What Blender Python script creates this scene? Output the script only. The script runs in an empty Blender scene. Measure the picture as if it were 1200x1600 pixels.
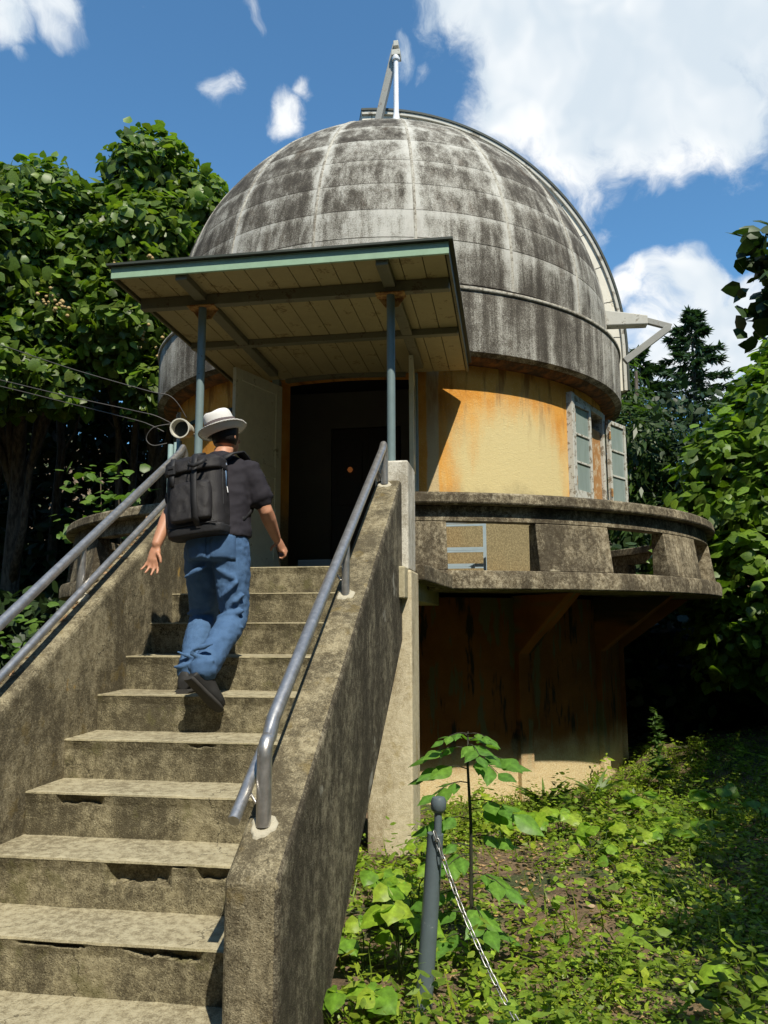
import bpy, bmesh, math, random
import numpy as np
from mathutils import Vector, Matrix
R = math.radians
rng = np.random.default_rng(7)
random.seed(7)
scene = bpy.context.scene
COL = scene.collection

# ------------------------------------------------------------------ camera
cd = bpy.data.cameras.new('camera')
cam = bpy.data.objects.new('camera', cd); COL.objects.link(cam)
CAM = Vector((1.091, -2.491, 1.321)); YAW, PIT, ROL = R(-9.036), R(7.983), R(-0.153)
fw = Vector((math.sin(YAW)*math.cos(PIT), math.cos(YAW)*math.cos(PIT), math.sin(PIT)))
r0 = Vector((math.cos(YAW), -math.sin(YAW), 0)); u0 = r0.cross(fw)
rt = r0*math.cos(ROL) + u0*math.sin(ROL); up = u0*math.cos(ROL) - r0*math.sin(ROL)
m = Matrix.Identity(4)
for i in range(3):
    m[i][0] = rt[i]; m[i][1] = up[i]; m[i][2] = -fw[i]; m[i][3] = CAM[i]
cam.matrix_world = m
cd.sensor_fit = 'VERTICAL'; cd.sensor_height = 24.0; cd.lens = 24.0*1225.93/1600
cd.clip_start = 0.05; cd.clip_end = 2000
scene.camera = cam

# ------------------------------------------------------------------ light
SUN = Vector((0.36, -0.63, 1.0)).normalized()
SUN_EL = math.asin(SUN.z); SUN_AZ = math.atan2(SUN.x, SUN.y)      # azimuth clockwise from +Y
sd = bpy.data.lights.new('sun', 'SUN'); sd.energy = 5.0; sd.angle = R(0.5); sd.color = (1.0, 0.925, 0.79)
sun = bpy.data.objects.new('sun', sd); COL.objects.link(sun)
sun.rotation_euler = SUN.to_track_quat('Z', 'Y').to_euler()
sun.location = SUN*60

scene.view_settings.view_transform = 'Standard'; scene.view_settings.look = 'None'
scene.view_settings.exposure = 0.35; scene.view_settings.gamma = 1.0
scene.view_settings.use_curve_mapping = False
scene.cycles.max_bounces = 6; scene.cycles.diffuse_bounces = 3; scene.cycles.glossy_bounces = 2; scene.cycles.transparent_max_bounces = 6

# ------------------------------------------------------------------ node helper
class NG:
    def __init__(s, nt): s.nt = nt; s.n = nt.nodes; s.l = nt.links
    def node(s, t, **kw):
        o = s.n.new(t)
        for k, v in kw.items(): setattr(o, k, v)
        return o
    def put(s, inp, v):
        if v is None: return
        if isinstance(v, bpy.types.NodeSocket): s.l.new(v, inp)
        else:
            if inp.type == 'RGBA' and len(v) == 3: v = (*v, 1)
            inp.default_value = v
    def pos(s): return s.node('ShaderNodeNewGeometry').outputs['Position']
    def vmul(s, v, sc, off=(0, 0, 0)):
        o = s.node('ShaderNodeMapping'); s.put(o.inputs[0], v); o.inputs['Scale'].default_value = sc
        o.inputs['Location'].default_value = off
        return o.outputs[0]
    def noise(s, v, scale, det=4, rough=.6, dist=0., col=False):
        o = s.node('ShaderNodeTexNoise'); s.put(o.inputs['Vector'], v)
        o.inputs['Scale'].default_value = scale; o.inputs['Detail'].default_value = min(det, 4) if det < 8 else det-2
        o.inputs['Roughness'].default_value = rough; o.inputs['Distortion'].default_value = dist
        return o.outputs[1 if col else 0]
    def voro(s, v, scale, feat='F1', out=0):
        o = s.node('ShaderNodeTexVoronoi'); o.feature = feat; s.put(o.inputs['Vector'], v); o.inputs['Scale'].default_value = scale
        return o.outputs[out]
    def ramp(s, v, pts, interp='LINEAR'):
        o = s.node('ShaderNodeValToRGB'); s.put(o.inputs[0], v); cr = o.color_ramp; cr.interpolation = interp
        for i, (p, c) in enumerate(pts):
            if not isinstance(c, (tuple, list)): c = (c, c, c)
            e = cr.elements[i] if i < 2 else cr.elements.new(p)
            e.position = p; e.color = (*c[:3], 1)
        return o.outputs[0]
    def step(s, v, a, b):
        o = s.node('ShaderNodeMapRange'); o.interpolation_type = 'SMOOTHSTEP'; s.put(o.inputs[0], v)
        s.put(o.inputs[1], a); s.put(o.inputs[2], b)
        return o.outputs[0]
    def mix(s, f, a, b, mode='MIX'):
        o = s.node('ShaderNodeMix', data_type='RGBA', blend_type=mode); s.put(o.inputs[0], f)
        s.put(o.inputs[6], a); s.put(o.inputs[7], b); return o.outputs[2]
    def m(s, op, a, b=None, c=None):
        o = s.node('ShaderNodeMath', operation=op); s.put(o.inputs[0], a); s.put(o.inputs[1], b)
        if c is not None: s.put(o.inputs[2], c)
        return o.outputs[0]
    def sep(s, v):
        o = s.node('ShaderNodeSeparateXYZ'); s.put(o.inputs[0], v); return o.outputs
    def comb(s, x, y, z):
        o = s.node('ShaderNodeCombineXYZ'); s.put(o.inputs[0], x); s.put(o.inputs[1], y); s.put(o.inputs[2], z); return o.outputs[0]
    def bump(s, h, strength=.5, dist=.01, nrm=None):
        o = s.node('ShaderNodeBump'); s.put(o.inputs['Height'], h); o.inputs['Strength'].default_value = strength
        o.inputs['Distance'].default_value = dist
        if nrm is not None: s.put(o.inputs['Normal'], nrm)
        return o.outputs[0]

MATS = {}
def mat(name):
    mt = bpy.data.materials.new(name); mt.use_nodes = True; MATS[name] = mt
    g = NG(mt.node_tree); g.bsdf = mt.node_tree.nodes['Principled BSDF']; g.out = mt.node_tree.nodes['Material Output']
    g.mt = mt
    return g
def fin(g, col=None, rough=.8, metal=0., nrm=None, spec=None):
    b = g.bsdf
    g.put(b.inputs['Base Color'], col); g.put(b.inputs['Roughness'], rough); g.put(b.inputs['Metallic'], metal)
    if nrm is not None: g.put(b.inputs['Normal'], nrm)
    if spec is not None: b.inputs['Specular IOR Level'].default_value = spec
    return g.mt

# ------------------------------------------------------------------ world: nishita sky with clouds
world = bpy.data.worlds.new('World'); scene.world = world; world.use_nodes = True
g = NG(world.node_tree); wn = world.node_tree
bg = wn.nodes['Background']
sky = g.node('ShaderNodeTexSky'); sky.sky_type = 'NISHITA'; sky.sun_disc = False
sky.sun_elevation = SUN_EL; sky.sun_rotation = SUN_AZ
sky.air_density = 1.0; sky.dust_density = 0.4; sky.ozone_density = 2.0; sky.altitude = 200
def pixdir(x, y):
    return (fw + rt*((x-600)/1225.93) - up*((y-800)/1225.93)).normalized()
tc = g.node('ShaderNodeTexCoord').outputs['Generated']
warp = g.noise(tc, 3.2, 6, .62, col=True)
wv = g.node('ShaderNodeVectorMath', operation='MULTIPLY_ADD'); g.put(wv.inputs[0], warp); wv.inputs[1].default_value = (.22,)*3
g.put(wv.inputs[2], tc); wv = wv.outputs[0]
# the clouds that stand in the sky: direction, angular radius, weight
CL = [(880, 60, .13, 1.0), (1000, 60, .14, 1.0), (1080, 20, .12, .95), (820, 140, .085, .85), (900, 190, .085, .85), (940, 270, .05, .62), (970, 340, .032, .55), (1090, 130, .085, .85), (1040, -60, .2, 1.), (860, -60, .14, .9),
      (1075, 440, .055, 1.0), (1140, 470, .065, 1.0), (1000, 460, .040, .9), (970, 470, .035, .85), (1030, 425, .042, .9), (1080, 530, .09, 1.), (1210, 500, .085, 1.),
      (335, 137, .030, .60), (445, 160, .036, .66), (470, 100, .022, .6), (425, 148, .02, .5), (340, 160, .016, .5), (610, 75, .03, .5), (650, 105, .018, .45), (30, -6, .040, .75), (110, -2, .034, .66), (40, 66, .014, .42), (370, 12, .022, .38)]
acc = None
for x, y, rad, w in CL:
    d = pixdir(x, y)
    dm = g.node('ShaderNodeVectorMath', operation='DISTANCE'); g.put(dm.inputs[0], wv)
    dm.inputs[1].default_value = (d.x+.11, d.y+.11, d.z+.11)
    o = g.node('ShaderNodeMapRange'); g.put(o.inputs[0], dm.outputs['Value'])
    o.inputs[1].default_value = rad*1.5; o.inputs[2].default_value = rad*.1
    o.inputs[3].default_value = 0; o.inputs[4].default_value = w; o.interpolation_type = 'SMOOTHERSTEP'
    acc = o.outputs[0] if acc is None else g.m('MAXIMUM', acc, o.outputs[0])
# the rest of the sky carries the same broken cumulus
wide = g.m('MULTIPLY', g.step(g.noise(tc, 2.1, 5, .55), .56, .72), .8)
front = g.node('ShaderNodeVectorMath', operation='DOT_PRODUCT'); g.put(front.inputs[0], tc); front.inputs[1].default_value = tuple(pixdir(600, 400))
wide = g.m('MULTIPLY', wide, g.step(front.outputs['Value'], .80, .62))
acc = g.m('MAXIMUM', acc, wide)
det = g.noise(wv, 10.0, 9, .66)
dens = g.step(g.m('ADD', acc, g.m('MULTIPLY', g.m('SUBTRACT', det, .5), 1.45)), .23, .76)
shade = g.noise(wv, 4.2, 7, .6)
ccol = g.mix(g.step(shade, .36, .58), (6.5, 7.4, 8.2), (9.9, 10.0, 10.0))
skyc = g.mix(1.0, sky.outputs[0], (0.95, 1.5, 1.68), 'MULTIPLY')
full = g.mix(dens, skyc, ccol)
g.put(bg.inputs[0], full); bg.inputs[1].default_value = 0.085

# ------------------------------------------------------------------ mesh helper
OFF = {}
class MB:
    def __init__(s): s.v = []; s.f = []; s.uv = None
    def add(s, vs, fs):
        n = len(s.v); s.v += [tuple(p) for p in vs]; s.f += [tuple(i+n for i in f) for f in fs]
    def hexa(s, p):                      # 8 corners: bottom 4 ccw, top 4
        s.add(p, [(3, 2, 1, 0), (4, 5, 6, 7), (0, 1, 5, 4), (1, 2, 6, 5), (2, 3, 7, 6), (3, 0, 4, 7)])
    def box(s, a, b):
        x0, y0, z0 = a; x1, y1, z1 = b
        s.hexa([(x0, y0, z0), (x1, y0, z0), (x1, y1, z0), (x0, y1, z0), (x0, y0, z1), (x1, y0, z1), (x1, y1, z1), (x0, y1, z1)])
    def obox(s, c, ax, ay, az):          # centre and half axis vectors
        c, ax, ay, az = map(Vector, (c, ax, ay, az))
        s.hexa([c-ax-ay-az, c+ax-ay-az, c+ax+ay-az, c-ax+ay-az, c-ax-ay+az, c+ax-ay+az, c+ax+ay+az, c-ax+ay+az])
    def bar(s, p, q, w, h, upv=(0, 0, 1)):
        p, q = Vector(p), Vector(q); d = q-p; a = d.normalized(); sd_ = a.cross(Vector(upv)).normalized(); u_ = sd_.cross(a)
        s.obox((p+q)/2, sd_*w/2, d/2, u_*h/2)
    def tube(s, pts, rad, n=10, caps=True):
        pts = [Vector(p) for p in pts]; k = len(pts)
        rad = [rad]*k if isinstance(rad, (int, float)) else rad
        t0 = (pts[1]-pts[0]).normalized(); ref = Vector((0, 0, 1)) if abs(t0.z) < .9 else Vector((1, 0, 0))
        nx = t0.cross(ref).normalized(); base = len(s.v)
        for i, p in enumerate(pts):
            t = (pts[min(i+1, k-1)]-pts[max(i-1, 0)]).normalized()
            nx = (nx-t*nx.dot(t)).normalized(); ny = t.cross(nx)
            for j in range(n):
                a = 2*math.pi*j/n; s.v.append(tuple(p+(nx*math.cos(a)+ny*math.sin(a))*rad[i]))
        for i in range(k-1):
            for j in range(n):
                a, b = base+i*n+j, base+i*n+(j+1) % n; s.f.append((a, b, b+n, a+n))
        if caps:
            s.f.append(tuple(base+j for j in reversed(range(n)))); s.f.append(tuple(base+(k-1)*n+j for j in range(n)))
    def prism(s, poly, ext):             # polygon points 3D extruded by vector
        n = len(poly); ext = Vector(ext)
        s.add([Vector(p) for p in poly]+[Vector(p)+ext for p in poly],
              [tuple(reversed(range(n))), tuple(range(n, 2*n))]+[(i, (i+1) % n, n+(i+1) % n, n+i) for i in range(n)])
    def lathe(s, prof, n=24, c=(0, 0, 0), a0=0, a1=2*math.pi, close=True):
        full = abs(a1-a0-2*math.pi) < 1e-6; k = n if full else n+1; base = len(s.v); m_ = len(prof)
        for i in range(k):
            a = a0+(a1-a0)*i/n
            for r_, z in prof: s.v.append((c[0]+r_*math.sin(a), c[1]-r_*math.cos(a), c[2]+z))
        for i in range(n):
            i2 = (i+1) % k
            for j in range(m_-(0 if close else 1)):
                j2 = (j+1) % m_
                s.f.append((base+i*m_+j, base+i2*m_+j, base+i2*m_+j2, base+i*m_+j2))
        if not full and close:
            s.f.append(tuple(base+j for j in range(m_))); s.f.append(tuple(base+(k-1)*m_+j for j in reversed(range(m_))))
    def mesh(s, name, off=(0, 0, 0), smooth=False, fix=True):
        me = bpy.data.meshes.new(name)
        me.from_pydata([(v[0]-off[0], v[1]-off[1], v[2]-off[2]) for v in s.v], [], s.f)
        if fix:
            bm = bmesh.new(); bm.from_mesh(me); bmesh.ops.recalc_face_normals(bm, faces=bm.faces); bm.to_mesh(me); bm.free()
        if smooth:
            me.polygons.foreach_set('use_smooth', [True]*len(me.polygons))
        me.update()
        return me
    def build(s, name, mt, parent=None, bevel=0, smooth=False, fix=True, autosmooth=None, seg=2):
        off = OFF.get(parent.name, (0, 0, 0)) if parent else (0, 0, 0)
        me = s.mesh(name, off, smooth, fix)
        return obj(name, me, mt, parent, bevel, autosmooth, seg)
def obj(name, me, mt, parent=None, bevel=0, autosmooth=None, seg=2):
    o = bpy.data.objects.new(name, me); COL.objects.link(o)
    if mt is not None:
        me.materials.clear(); me.materials.append(MATS[mt] if isinstance(mt, str) else mt)
    if parent is not None:
        o.parent = parent; OFF[o.name] = OFF.get(parent.name, (0, 0, 0))
    else: OFF[o.name] = (0, 0, 0)
    if bevel:
        b = o.modifiers.new('bevel', 'BEVEL'); b.width = bevel; b.segments = seg; b.limit_method = 'ANGLE'; b.angle_limit = R(35)
    if autosmooth:
        me.set_sharp_from_angle(angle=R(autosmooth))
    return o
def thing(name, label, cat, loc=(0, 0, 0), group=None):
    o = bpy.data.objects.new(name, None); COL.objects.link(o); o.location = loc; o.empty_display_size = .2
    OFF[o.name] = tuple(loc); tag(o, label, cat, group); return o
def tag(o, label=None, cat=None, group=None, kind=None):
    if label: o['label'] = label
    if cat: o['category'] = cat
    if group: o['group'] = group
    if kind: o['kind'] = kind
    return o
def tube(pts, rad, n=10): b = MB(); b.tube(pts, rad, n); return b
def box(a, b_): b = MB(); b.box(a, b_); return b
def fbm(x, y, seed=0):
    return (np.sin(x*1.7+seed)*np.cos(y*1.3-seed*2)+.5*np.sin(x*3.9+y*2.1+seed*3)+.25*np.sin(x*8.3-y*7.1+seed))/1.75
world.cycles.sampling_method = 'MANUAL'; world.cycles.sample_map_resolution = 256
# ------------------------------------------------------------------ materials
def concrete(name, light, mid, dark, streak=True, grime=.5, moss=None, bump=.5, lich=None, sc=1.0, crack=False, edge=False):
    g = mat(name); p = g.pos()
    big = g.noise(p, 1.9*sc, 6, .68); fine = g.noise(p, 26*sc, 7, .78); grain = g.noise(p, 150, 3, .8)
    c = g.mix(g.step(fine, .32, .68), mid, light)
    st = g.noise(g.vmul(p, (6, 6, 2.0)), 1.0*sc, 7, .72)
    k = g.m('ADD', g.m('MULTIPLY', big, .5), g.m('MULTIPLY', st if streak else fine, .5))
    k = g.m('ADD', k, g.m('ADD', g.m('MULTIPLY', g.m('SUBTRACT', grain, .5), .55), g.m('MULTIPLY', g.m('SUBTRACT', fine, .5), .25)))
    c = g.mix(g.m('MULTIPLY', g.step(k, .56+.12*grime, .30+.13*grime), .85), c, dark)
    spots = g.step(g.noise(p, 60, 4, .8), .60, .70)
    c = g.mix(g.m('MULTIPLY', spots, .5), c, dark)
    c = g.mix(g.m('MULTIPLY', g.step(grain, .60, .72), .35), c, tuple(q*1.35 for q in light))
    if crack:
        cv_ = g.node('ShaderNodeTexVoronoi'); cv_.feature = 'DISTANCE_TO_EDGE'; cv_.inputs['Scale'].default_value = 2.6
        wp = g.node('ShaderNodeVectorMath', operation='MULTIPLY_ADD'); g.put(wp.inputs[0], g.noise(p, 6, 4, .7, col=True)); wp.inputs[1].default_value = (.22, .22, .22); g.put(wp.inputs[2], p); g.put(cv_.inputs['Vector'], wp.outputs[0])
        ck = g.m('MULTIPLY', g.step(cv_.outputs[0], .010, .003), g.step(big, .50, .58))
        c = g.mix(g.m('MULTIPLY', ck, .75), c, tuple(q*.5 for q in dark))
    if moss: c = g.mix(g.m('MULTIPLY', g.step(g.noise(p, 5.5, 6, .7), .56, .68), moss[1]), c, moss[0])
    if lich: c = g.mix(g.m('MULTIPLY', g.step(g.noise(g.vmul(p, (1, 1, 1), (3, 7, 1)), 3.1, 5, .6), .66, .70), lich[1]), c, lich[0])
    if edge:
        pn = g.node('ShaderNodeNewGeometry').outputs['Pointiness']
        c = g.mix(g.m('MULTIPLY', g.step(g.m('ADD', pn, g.m('MULTIPLY', g.m('SUBTRACT', fine, .5), .08)), .515, .57), .4), c, tuple(min(.7, q*1.3) for q in light))
    pits = g.voro(p, 55)
    h = g.m('ADD', g.m('MULTIPLY', fine, .6), g.m('ADD', g.m('MULTIPLY', grain, .45), g.m('MULTIPLY', g.step(pits, .0, .25), .25)))
    n = g.bump(h, bump, .012, g.bump(big, .3, .03))
    return fin(g, c, .92, nrm=n, spec=.25)
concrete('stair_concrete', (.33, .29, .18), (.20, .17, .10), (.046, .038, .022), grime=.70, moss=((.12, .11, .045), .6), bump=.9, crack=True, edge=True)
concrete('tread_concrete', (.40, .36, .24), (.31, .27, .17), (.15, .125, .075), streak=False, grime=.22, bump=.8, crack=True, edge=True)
concrete('parapet_concrete', (.37, .325, .21), (.22, .185, .11), (.050, .041, .025), grime=.72, moss=((.16, .12, .045), .65), lich=((.42, .27, .07), .85), bump=1.0, crack=True)
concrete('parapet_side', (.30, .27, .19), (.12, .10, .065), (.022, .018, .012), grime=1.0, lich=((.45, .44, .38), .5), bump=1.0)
concrete('balcony_concrete', (.41, .36, .25), (.17, .135, .08), (.028, .021, .013), grime=.86, lich=((.46, .42, .31), .7), bump=.9)
concrete('pale_render', (.60, .535, .38), (.50, .435, .29), (.24, .19, .11), grime=.12, moss=((.34, .26, .10), .5), bump=.6)
concrete('white_render', (.66, .64, .56), (.54, .52, .45), (.25, .22, .16), grime=.15, bump=.5)

def dome_mat(name, panel):
    g = mat(name); p = g.pos()
    if panel:
        uv = g.node('ShaderNodeUVMap').outputs[0]; u, v, _ = g.sep(uv)
        rnd = g.node('ShaderNodeObjectInfo').outputs['Random']
    speck = g.noise(p, 80, 7, .85); med = g.noise(p, 7, 6, .7); big = g.noise(p, .9, 4, .6)
    st = g.noise(g.vmul(p, (6.5, 6.5, .42)), 1.3, 7, .7)
    k = g.m('ADD', g.m('MULTIPLY', st, .48), g.m('MULTIPLY', med, .22)); k = g.m('ADD', k, g.m('MULTIPLY', big, .30)); k = g.m('ADD', k, g.m('MULTIPLY', g.m('SUBTRACT', g.noise(g.vmul(p, (1, 1, 1), (4, 2, 9)), .75, 3, .5), .5), .34))
    if panel:
        k = g.m('ADD', k, g.m('MULTIPLY', g.m('SUBTRACT', rnd, .5), .09))
        # worn pale bands beside the joints, strongest by the upright ribs
        eu = g.m('MINIMUM', u, g.m('SUBTRACT', 1.0, u)); ev = g.m('SUBTRACT', 1.0, v)
        wob = g.m('MULTIPLY', g.noise(g.vmul(p, (5, 5, 1.2)), 1.5, 6, .7), .26)
        k = g.m('ADD', k, g.m('MULTIPLY', g.step(eu, wob, 0.0), .16))
        k = g.m('ADD', k, g.m('MULTIPLY', g.step(g.m('ADD', ev, g.m('MULTIPLY', wob, -1.6)), .14, -.16), .07))
    k2 = g.m('ADD', k, g.m('MULTIPLY', g.m('SUBTRACT', speck, .5), .60))
    c = g.ramp(g.step(k2, .29, .74), [(0, (.034, .029, .022)), (.32, (.082, .073, .058)), (.52, (.175, .163, .135)), (.75, (.34, .33, .285)), (1, (.50, .49, .44))])
    brown = g.step(g.noise(g.vmul(p, (2, 2, .8), (5, 1, 2)), 1.7, 5, .65), .56, .70)
    c = g.mix(g.m('MULTIPLY', brown, .55), c, g.mix(.5, c, (.085, .05, .024)))
    h = g.m('ADD', speck, g.m('MULTIPLY', g.noise(p, 150, 2, .6), .5))
    return fin(g, c, .9, nrm=g.bump(h, .55, .014), spec=.25)
dome_mat('dome_panel', True); dome_mat('dome_concrete', False)
g = mat('dome_joint'); fin(g, (.03, .027, .022), .95)
g = mat('rib_mortar'); p = g.pos()
fin(g, g.mix(g.step(g.m('ADD', g.noise(p, 30, 6, .8), g.m('MULTIPLY', g.noise(g.vmul(p, (3, 3, .6)), 2, 4), .5)), .58, .86), (.14, .122, .09), (.42, .40, .335)), .9, nrm=g.bump(g.noise(p, 60, 4), .5, .01))

# ochre plaster of the round wall
def ochre(name, low):
    g = mat(name); p = g.pos(); x, y, z = g.sep(p)
    ang = g.m('ARCTAN2', g.m('SUBTRACT', x, BC[0]), g.m('SUBTRACT', BC[1], y))
    fine = g.noise(p, 70, 6, .75); med = g.noise(p, 3.2, 6, .6)
    st = g.noise(g.comb(g.m('MULTIPLY', ang, 12), g.m('MULTIPLY', z, .7), 0.0), 1.5, 7, .62)
    if not low:
        c = g.mix(g.step(med, .3, .7), (.56, .235, .034), (.66, .33, .065))
        du = g.m('DIVIDE', g.m('SUBTRACT', ang, R(37)), R(15)); dv = g.m('DIVIDE', g.m('SUBTRACT', z, 2.72), .86)
        dd = g.m('SQRT', g.m('ADD', g.m('POWER', g.m('ABSOLUTE', du), 2.6), g.m('POWER', g.m('ABSOLUTE', dv), 2.6)))
        f = g.m('ADD', dd, g.m('MULTIPLY', g.m('SUBTRACT', st, .5), 1.1)); f = g.m('ADD', f, g.m('MULTIPLY', g.m('SUBTRACT', fine, .5), .7))
        c = g.mix(g.step(f, 1.42, .65), c, (.60, .50, .25))
        c = g.mix(g.m('MULTIPLY', g.step(fine, .58, .68), .35), c, (.75, .68, .44))
        dn = g.m('MULTIPLY', g.step(g.m('ADD', z, g.m('MULTIPLY', g.m('SUBTRACT', med, .5), .6)), 2.75, 2.35), .92)
        c = g.mix(dn, c, g.mix(g.step(fine, .42, .6), (.15, .12, .065), (.28, .23, .125)))
        strip = g.m('MULTIPLY', g.step(g.m('ABSOLUTE', g.m('SUBTRACT', g.m('ADD', ang, g.m('MULTIPLY', med, .02)), R(17.6)+.01)), .026, .018), .75)
        c = g.mix(strip, c, (.46, .41, .26))
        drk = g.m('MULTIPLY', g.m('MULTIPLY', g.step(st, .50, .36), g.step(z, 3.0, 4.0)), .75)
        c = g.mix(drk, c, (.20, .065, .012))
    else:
        c = g.mix(g.step(med, .3, .7), (.15, .052, .010), (.21, .078, .015))  # dark brown stain, deepened so the colour carries the shade under the balcony
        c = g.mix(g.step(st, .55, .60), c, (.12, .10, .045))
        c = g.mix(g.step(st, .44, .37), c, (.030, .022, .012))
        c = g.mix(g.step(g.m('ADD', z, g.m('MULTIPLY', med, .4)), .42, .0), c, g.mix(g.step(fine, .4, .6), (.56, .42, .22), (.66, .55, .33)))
    n = g.bump(g.m('ADD', fine, g.m('MULTIPLY', g.noise(p, 14, 5, .7), .8)), .55, .012)
    return fin(g, c, .93, nrm=n, spec=.2)
BC = (-0.516, 8.086)
ochre('ochre_plaster', False); ochre('ochre_low_shaded', True)
g = mat('soffit_rust'); p = g.pos(); x, y, z = g.sep(p)
fin(g, g.mix(g.step(g.noise(p, 6, 6, .7), .38, .66), (.055, .03, .014), (.26, .10, .025)), .85, nrm=g.bump(g.noise(p, 40, 5), .4, .01))

def paint(name, col, chip=None, amt=.6, rough=.5, sc=8, metal=0):
    g = mat(name); p = g.pos(); n1 = g.noise(p, sc, 6, .7); n2 = g.noise(p, sc*9, 4, .7)
    c = g.mix(g.step(n1, .3, .7), tuple(q*.86 for q in col), col)
    if chip: c = g.mix(g.step(g.m('ADD', n1, g.m('MULTIPLY', n2, .4)), amt+.16, amt+.24), c, chip)
    return fin(g, c, g.m('ADD', rough-.08, g.m('MULTIPLY', n2, .16)), metal, nrm=g.bump(n2, .12, .004))
paint('fascia_green', (.30, .45, .31), (.16, .22, .14), .72, .45)
paint('fascia_side', (.13, .12, .06), (.05, .045, .03), .62, .6)
paint('roof_dark', (.035, .045, .035), None, rough=.7)
paint('soffit_board', (.37, .31, .155), (.20, .15, .06), .62, .62, 5)
paint('beam_paint', (.16, .155, .10), (.09, .07, .04), .62, .55)
paint('rust_plate', (.26, .115, .035), (.42, .25, .08), .5, .8, 20)
paint('post_paint', (.17, .235, .24), (.10, .08, .06), .70, .42)
paint('door_paint', (.62, .61, .46), (.30, .28, .19), .66, .5)
paint('door_edge', (.30, .38, .38), (.12, .10, .08), .66, .5)
paint('window_white', (.55, .55, .49), (.20, .17, .12), .55, .6, 14)
paint('window_wood', (.40, .20, .065), (.50, .40, .26), .58, .7, 10)
paint('slit_white', (.66, .63, .53), (.30, .25, .16), .66, .6, 4)
paint('slit_beam', (.50, .49, .43), (.20, .18, .14), .60, .7, 6)
paint('steel_grey', (.27, .27, .24), (.14, .10, .07), .66, .5)
paint('pole_white', (.78, .80, .82), None, rough=.4)
paint('lamp_cream', (.62, .60, .50), (.3, .26, .18), .66, .5)
paint('ladder_blue', (.34, .43, .48), (.2, .2, .2), .7, .4)
paint('chain_post', (.10, .13, .145), (.28, .29, .28), .70, .35, 12)
paint('pipe_green', (.20, .29, .28), (.1, .1, .08), .66, .5)
g = mat('handrail_steel'); p = g.pos(); sc = g.noise(g.vmul(p, (3, 3, 3)), 9, 6, .7)
fin(g, g.mix(g.step(sc, .3, .75), (.42, .405, .38), (.58, .56, .53)), g.m('ADD', .24, g.m('MULTIPLY', sc, .22)), .82)
g = mat('chain_zinc'); fin(g, (.42, .42, .40), .42, .85)
g = mat('dark_inside'); fin(g, (.018, .017, .016), .8)
g = mat('room_wall'); p = g.pos(); fin(g, g.mix(g.noise(p, 3, 4), (.10, .09, .07), (.17, .155, .125)), .8)
g = mat('door_dark_wood'); fin(g, (.028, .018, .012), .5)
g = mat('step_grey'); p = g.pos(); fin(g, g.mix(g.noise(p, 9, 5), (.13, .15, .15), (.22, .245, .24)), .6)
g = mat('mortar_pale'); p = g.pos(); fin(g, g.mix(g.noise(p, 20, 5), (.28, .26, .19), (.46, .43, .34)), .9, nrm=g.bump(g.noise(p, 60, 4), .6, .01))
g = mat('black_cable'); fin(g, (.02, .02, .02), .5)
g = mat('grey_cable'); fin(g, (.07, .065, .06), .6)
g = mat('glass_frost'); p = g.pos()
fin(g, g.mix(g.noise(g.vmul(p, (6, 6, 1.2)), 2.5, 4), (.17, .22, .20), (.30, .36, .34)), g.m('ADD', .12, g.m('MULTIPLY', g.noise(p, 9, 3), .2)), 0, spec=.6)
g = mat('glass_dark'); fin(g, (.02, .025, .025), .08, spec=.6)
g = mat('lamp_glow'); g.bsdf.inputs['Emission Color'].default_value = (1, .32, .08, 1); g.bsdf.inputs['Emission Strength'].default_value = .09; fin(g, (.1, .04, .01), .5)
g = mat('dry_leaf'); oi = g.node('ShaderNodeObjectInfo').outputs['Random']; fin(g, g.noise(g.pos(), 8, 2, col=False) and g.mix(g.noise(g.pos(), 14, 2), (.10, .05, .02), (.36, .22, .09)), .8)
# ------------------------------------------------------------------ ground and sky side
def gz(x, y):
    x = np.asarray(x, float); y = np.asarray(y, float)
    s = lambda a, b, t: np.clip((t-a)/(b-a), 0, 1)**2*(3-2*np.clip((t-a)/(b-a), 0, 1))
    z = -.20 - .20*s(2.8, 5.4, y) + .10*s(5.5, 8, y)*s(1.2, 3, x)
    z = z + .35*s(2.4, 5.5, x) + 1.3*s(5.5, 12, x) + 3.5*s(12, 45, x)
    z = z + 7.0*s(-11, -26, x) + 6.0*s(15, 34, y) + .03*fbm(x*2.2, y*2.0, 3)+.015*fbm(x*7, y*6, 1)
    r_ = np.hypot(x, y); z = z + .02*np.clip(r_-40, 0, 200)
    return z
def grid_axis():
    a = np.concatenate([np.arange(-3, 6.01, .12)]); b = np.array([6.5, 7, 8, 9, 10.5, 12, 14, 17, 20, 25, 32, 42, 60, 90, 150, 300])
    return np.concatenate([-b[::-1]+3, a, b])
gx = grid_axis(); gy = grid_axis()+1.5
XX, YY = np.meshgrid(gx, gy); ZZ = gz(XX, YY); nx_, ny_ = len(gx), len(gy)
idx = np.arange(nx_*ny_).reshape(ny_, nx_)
gm = MB(); gm.v = list(zip(XX.ravel(), YY.ravel(), ZZ.ravel()))
gm.f = [tuple(q) for q in np.stack([idx[:-1, :-1], idx[:-1, 1:], idx[1:, 1:], idx[1:, :-1]], -1).reshape(-1, 4).tolist()]
g = mat('ground_soil'); p = g.pos()
c = g.mix(g.step(g.noise(p, 5, 6, .7), .35, .65), (.085, .055, .030), (.22, .15, .085))
c = g.mix(g.m('MULTIPLY', g.step(g.noise(p, 1.7, 6, .7), .50, .58), .9), c, (.035, .06, .014))
c = g.mix(g.m('MULTIPLY', g.step(g.noise(p, 60, 3, .7), .60, .68), .7), c, (.26, .20, .12))
fin(g, c, .95, nrm=g.bump(g.noise(p, 40, 6, .75), .9, .03))
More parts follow.
